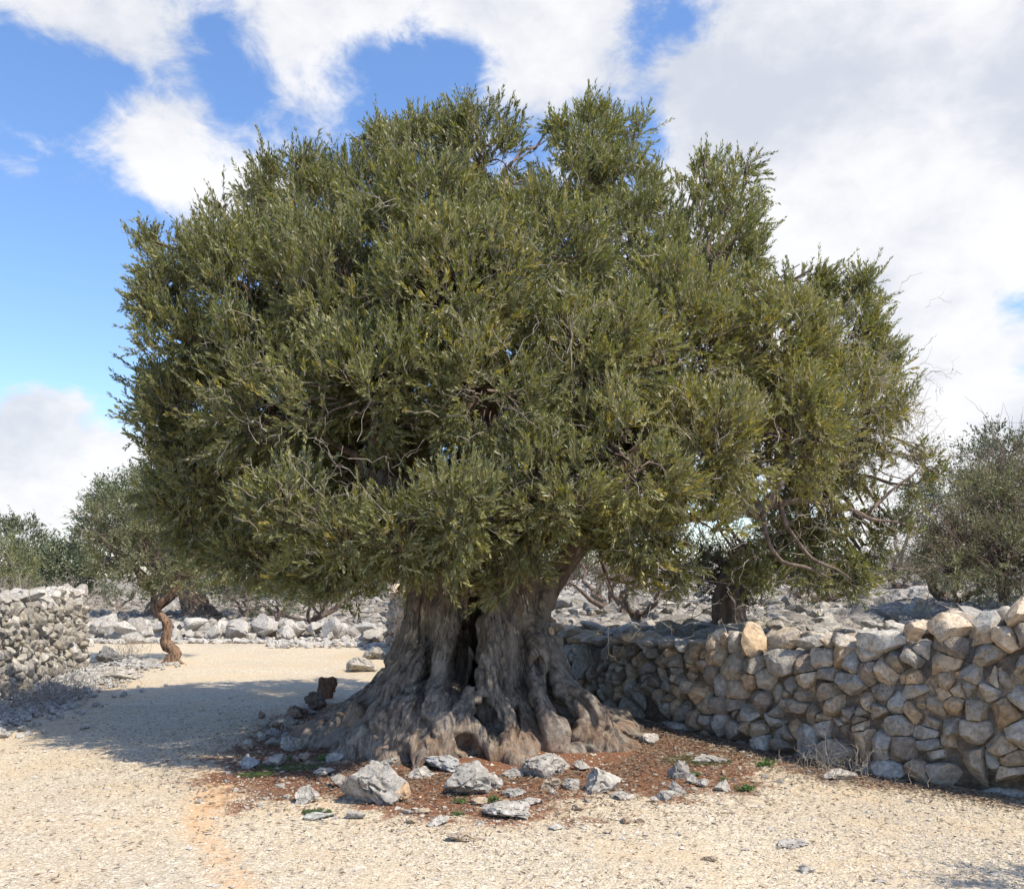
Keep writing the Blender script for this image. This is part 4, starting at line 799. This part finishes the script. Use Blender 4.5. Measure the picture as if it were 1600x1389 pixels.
bg_tree('olive_tree', 'old olive with thick dark forked trunk in the stony field behind the twisted one', 'tree', [(180, 802, 31, 40), (150, 812, 31, 22), (230, 785, 32, 50), (300, 780, 32, 60), (370, 810, 33, 55), (330, 850, 30, 50), (400, 870, 31, 40), (162, 776, 32, 20), (260, 840, 31, 50), (430, 850, 32, 45), (140, 840, 31, 22)], 202,
        [(310, 968, 31), (305, 950, 31), (298, 930, 31), (288, 915, 31), (275, 900, 31.5)], DARK_G * 1.25, 4.5, 9, 5, .15, .045, (.3, .65), stem_r=[.66, .5, .42, .36, .3], inner=.3)
put_tube('trunk', [P(238, 985, 31), P(235, 950, 31), P(262, 930, 31), P(285, 912, 31)], [.3, .25, .28, .3], M_bark_far, bpy.data.objects['olive_tree.002'], np.array(bpy.data.objects['olive_tree.002'].location), 10, .3, 9)
bg_tree('evergreen_tree', 'dark rounded evergreen far left against the clouds', 'tree', [(30, 856, 62, 30), (60, 868, 62, 24), (5, 862, 62, 24), (40, 882, 61, 30), (22, 836, 62, 14), (80, 892, 61, 22)], 203, None, DARK_G, 1.4, 8, 5, .3, .1, (.6, 1.2), inner=.2)
bg_tree('evergreen_tree', 'dark spreading evergreen between the far left tree and the olives', 'tree', [(100, 880, 56, 24), (130, 882, 56, 22), (85, 895, 55, 20), (120, 902, 55, 22), (155, 890, 55, 22), (150, 908, 54, 18), (60, 905, 54, 18)], 204, None, DARK_G, 1.6, 8, 5, .28, .1, (.6, 1.1), inner=.2)
bg_tree('round_bush', 'rounded olive green bush at the left edge beyond the wall', 'bush', [(5, 875, 40, 32), (25, 885, 40, 24), (-30, 870, 40, 34), (15, 900, 39, 24), (-10, 905, 39, 26)], 205, None, np.array([(.15, .15, .05), (.17, .165, .06), (.13, .14, .05)]), 3.0, 8, 5, .14, .05, (.3, .5), inner=.2)
bg_tree('round_bush', 'low grey green bush in front of the rounded bush beyond the left wall', 'bush', [(20, 905, 30, 14), (45, 903, 30, 12), (0, 908, 30, 12)], 206, None, GREY_G, 4, 8, 5, .1, .035, (.2, .4), inner=.2)
bg_tree('dark_shrub', 'dark low shrub on the rubble beyond the path', 'shrub', [(430, 935, 26, 22), (450, 940, 26, 18), (408, 945, 26, 14)], 207, None, DARK_G, 6, 8, 5, .07, .025, (.2, .4), inner=.3, twigs=20)
bg_tree('thorn_shrub', 'thin brown shrub behind the dark one across the path', 'shrub', [(520, 920, 27, 26), (560, 925, 28, 26), (490, 925, 27, 18), (600, 905, 28, 22), (380, 935, 28, 18), (360, 945, 28, 12)], 208, None, np.array([(.14, .11, .07), (.12, .12, .06)]), 3, 6, 4, .08, .02, (.2, .5), inner=.3, twigs=70)
for i, (u, Y, s, lab) in enumerate([(420, 55, 1.2, 'tree screen section behind the big crown left of the trunk'), (520, 48, 1.1, 'dense dark tree beyond the far wall just left of the great trunk'), (900, 40, .8, 'dark tree on the slope right behind the leaning stem')]):
    bg_tree('evergreen_tree', ['dark evergreen across the field left of the great crown', 'dense evergreen beyond the far wall left of the great trunk', 'dark evergreen high on the stony slope behind the leaning stem'][i], 'tree', [(u + a * s, 860 + b * s, Y, r * s) for a, b, r in ((-50, 20, 36), (0, 0, 44), (50, 15, 38), (-20, 35, 34), (30, 40, 32))], 220 + i, None, DARK_G, 1.8, 8, 5, .25, .08, (.5, 1), inner=.2)
for i, (lb, lab) in enumerate([([(180, 925, 38, 12), (215, 920, 38, 14), (160, 930, 37, 9)], 'low scrub standing in for tree shade by the red soil patch beyond the left wall'), ([(350, 925, 30, 14), (385, 918, 30, 16), (415, 912, 31, 14)], 'low scrub standing in for shade under the big olive beyond the path'), ([(470, 915, 33, 16), (500, 905, 33, 18), (540, 900, 34, 18)], 'brown green scrub high in the field left of the great trunk')]):
    bg_tree('low_shrub', lab, 'shrub', lb, 280 + i, None, DARK_G * (1.1 if i < 2 else 1.5), 5, 8, 5, .10, .035, (.2, .45), inner=.3, twigs=20)  # first two clumps added dark to stand in for shade under the trees
# right side
for i, (lb, lab) in enumerate([([(950, 905, 14, 22), (990, 915, 13.5, 24), (1030, 925, 13, 20)], 'brown twiggy shrub behind the wall between leaning stem and dark olive'), ([(1290, 915, 14, 26), (1330, 925, 14, 22), (1250, 925, 13.5, 20)], 'low brownish shrub under the right side of the crown'), ([(1390, 890, 18, 24), (1420, 900, 18, 20)], 'small dark bush beyond the slope near the grey green shrub')]):
    bg_tree('low_shrub', lab, 'shrub', lb, 250 + i, None, np.array([(.13, .115, .06), (.16, .145, .07), (.11, .11, .055)]), 7, 8, 5, .05, .014, (.15, .35), inner=.3, twigs=90)
bg_tree('olive_tree', 'dark leafy olive behind the wall under the right side of the great crown', 'tree', [(1150, 870, 11, 44), (1120, 900, 11, 36), (1185, 890, 11, 40), (1140, 925, 10.8, 32), (1210, 840, 11.3, 40), (1100, 870, 11.3, 34), (1165, 940, 10.7, 24), (1250, 870, 11.6, 40)], 230,
        [(1140, 972, 10.6), (1138, 950, 10.6), (1135, 925, 10.6), (1140, 890, 10.8)], DARK_G, 9, 10, 7, .055, .013, (.15, .3), stem_r=[.22, .17, .15, .1], twigs=70, inner=.6)
bg_tree('olive_shrub', 'grey green feathery olive shrub at the right edge behind the wall', 'shrub', [(1550, 815, 11.5, 66), (1605, 800, 11.6, 80), (1500, 840, 11.2, 50), (1560, 870, 11.0, 62), (1620, 860, 11.0, 75), (1485, 885, 11.0, 36), (1590, 745, 12, 30), (1535, 775, 12, 34), (1660, 790, 12, 80), (1460, 850, 11.4, 26)], 231,
        [(1570, 940, 11), (1568, 915, 11), (1560, 890, 11)], np.array([(.25, .225, .13), (.215, .21, .11), (.29, .26, .16), (.235, .205, .12)]), 11, 15, 7, .052, .013, (.18, .4), stem_r=[.08, .06, .04], twigs=160, inner=.6, tw_r=.005)
bg_tree('evergreen_tree', 'dark evergreen rising behind the grey green shrub at the right edge', 'tree', [(1545, 720, 24, 36), (1510, 750, 24, 36), (1580, 710, 24, 34), (1560, 760, 23, 50), (1470, 775, 24, 32), (1500, 790, 23, 40), (1620, 730, 24, 60), (1440, 800, 24, 26)], 232, None, DARK_G, 3.0, 9, 5, .12, .04, (.3, .6), inner=.3)
bg_tree('broom_bush', 'yellow green low bush against the back of the right wall rocks', 'bush', [(1500, 900, 13, 26), (1460, 890, 13.3, 24), (1540, 915, 12.6, 22), (1430, 880, 14, 20)], 233, None, np.array([(.2, .19, .05), (.16, .17, .05)]), 8, 9, 6, .045, .012, (.15, .3), inner=.3, twigs=60)
bg_tree('dark_shrub', 'dark shrub in the gap between the great crown and the right shrub', 'shrub', [(1425, 790, 28, 30), (1400, 820, 27, 26), (1440, 905, 20, 18), (1380, 900, 21, 26), (1330, 905, 22, 26)], 234, None, DARK_G, 3.5, 8, 5, .1, .035, (.2, .5), inner=.3, twigs=30)
bg_tree('grey_shrub', 'pale dry shrub on the slope just right of the leaning stem', 'shrub', [(900, 880, 17, 26), (940, 890, 17, 26), (980, 900, 16, 28), (1030, 905, 15, 30), (890, 910, 15, 16)], 235, None, np.array([(.2, .17, .11), (.17, .15, .09)]), 4, 5, 5, .05, .012, (.2, .4), inner=.3, twigs=90)

bg_tree('olive_shrub', 'leafy olive shrub beside the near end of the right wall', 'shrub', [(CU + 3.75 / 3.9 * F, HOR - (1.5 - EYE) / 3.9 * F, 3.9, 150), (CU + 4.1 / 4.1 * F, HOR - (1.15 - EYE) / 4.1 * F, 4.1, 140), (CU + 3.95 / 3.6 * F, HOR - (1.2 - EYE) / 3.6 * F, 3.6, 150)], 270,
        [(CU + 3.9 / 3.9 * F, HOR + EYE / 3.9 * F, 3.9), (CU + 3.9 / 3.9 * F, HOR - (.8 - EYE) / 3.9 * F, 3.9)], GREY_G, 9, 10, 7, .055, .014, (.12, .3), stem_r=[.06, .04])

# dry brambles
def dry_shrub(name, label, centre, radius, n, seed, hgt=.5, r0=.004, lean=(0, 0, 1.)):
    rs = np.random.default_rng(seed); A = Acc(); c = np.asarray(centre, float); b = c + rs.normal(0, 1, (n, 3)) * np.asarray(radius) * (1, 1, .25)
    dv = nrm(rs.normal(0, .55, (n, 3)) + np.asarray(lean)); l = rs.uniform(.4, 1.1, n) * hgt; t = np.linspace(0, 1, 7)[None, :, None]
    p = b[:, None] + dv[:, None] * l[:, None, None] * t + nrm(rs.normal(size=(n, 1, 3))) * l[:, None, None] * .4 * t ** 2 + rs.normal(0, .012, (n, 7, 3)); V, q = tubes(p, np.tile(np.linspace(r0, r0 * .35, 7), (n, 1)), 3); A.add(V, q)
    for _ in range(2):
        k = rs.integers(2, 6, n); q0 = p[np.arange(n), k]; d2 = nrm(dv + rs.normal(0, .8, (n, 3))); p2 = q0[:, None] + d2[:, None] * (l * .45)[:, None, None] * t + rs.normal(0, .008, (n, 7, 3)); V, q = tubes(p2, np.tile(np.linspace(r0 * .7, r0 * .3, 7), (n, 1)), 3); A.add(V, q)
    return set_props(link(name, A.mesh(name, M_dry, off=c), loc=c), label, 'shrub')
dry_shrub('dry_shrub', 'leafless grey thorny shrub growing against the left wall', (-5.75, 10.9, .05), (.2, .8, .3), 230, 1, .5, .003, (.35, -.2, .8))
dry_shrub('dry_shrub', 'leafless brown brambles spilling over the top of the left wall', (-8.3, 13.5, 1.1), (.8, 1.6, .4), 700, 2, .5, .004, (.2, 0, .5))
dry_shrub('dry_shrub', 'thin dry weed stalks at the foot of the right wall', (2.62, 7.05, .02), (.22, .2, .1), 60, 3, .3, .002)
dry_shrub('dry_shrub', 'thin bare twiggy plant beside the shade darkened block near the left wall end', (-7.0, 16.2, .02), (.2, .2, .1), 40, 4, .5, .004)
# a fallen twig over the slab rock
p = [P(800, 1200, 7.2), P(850, 1222, 7.0), P(880, 1195, 7.0), P(886, 1185, 7.1)]
o = put_tube('fallen_twig', p, [.006, .006, .005, .003], M_limb, None, np.array([0, 0, 0.]), 5); set_props(o, 'curved dark twig lying over the slanting pale slab', 'twig')

# every rock of a row gets the label that tells which one it is
def ordinal(n): return f"{n}{'th' if 10 <= n % 100 <= 20 else {1: 'st', 2: 'nd', 3: 'rd'}.get(n % 10, 'th')}"
def relabel(group, tail, key):
    L = sorted([o for o in C.objects if o.get('group') == group], key=key)
    for i, o in enumerate(L):
        big = 'large' if o.scale[0] > .5 else ('middling' if o.scale[0] > .3 else 'small')
        o['label'] = f'{big} {tail[0]}, {ordinal(i + 1)} {tail[1]}'
uu = lambda o: o.location[0] / o.location[1]
relabel('small stones left of the roots', ('stone in shaded red soil left of the roots', 'from the path'), uu)
relabel('rocks tumbled along the far path edge', ('whitish rock in the tumbled row across the path', 'from its left end'), uu)
relabel('rocks on the stony slope', ('rock on the slope behind the tan wall', 'rightwards from the leaning stem'), uu)
relabel('stones fallen at the left wall foot', ('broken white stone at the left wall foot', 'from the camera'), lambda o: o.location[1])
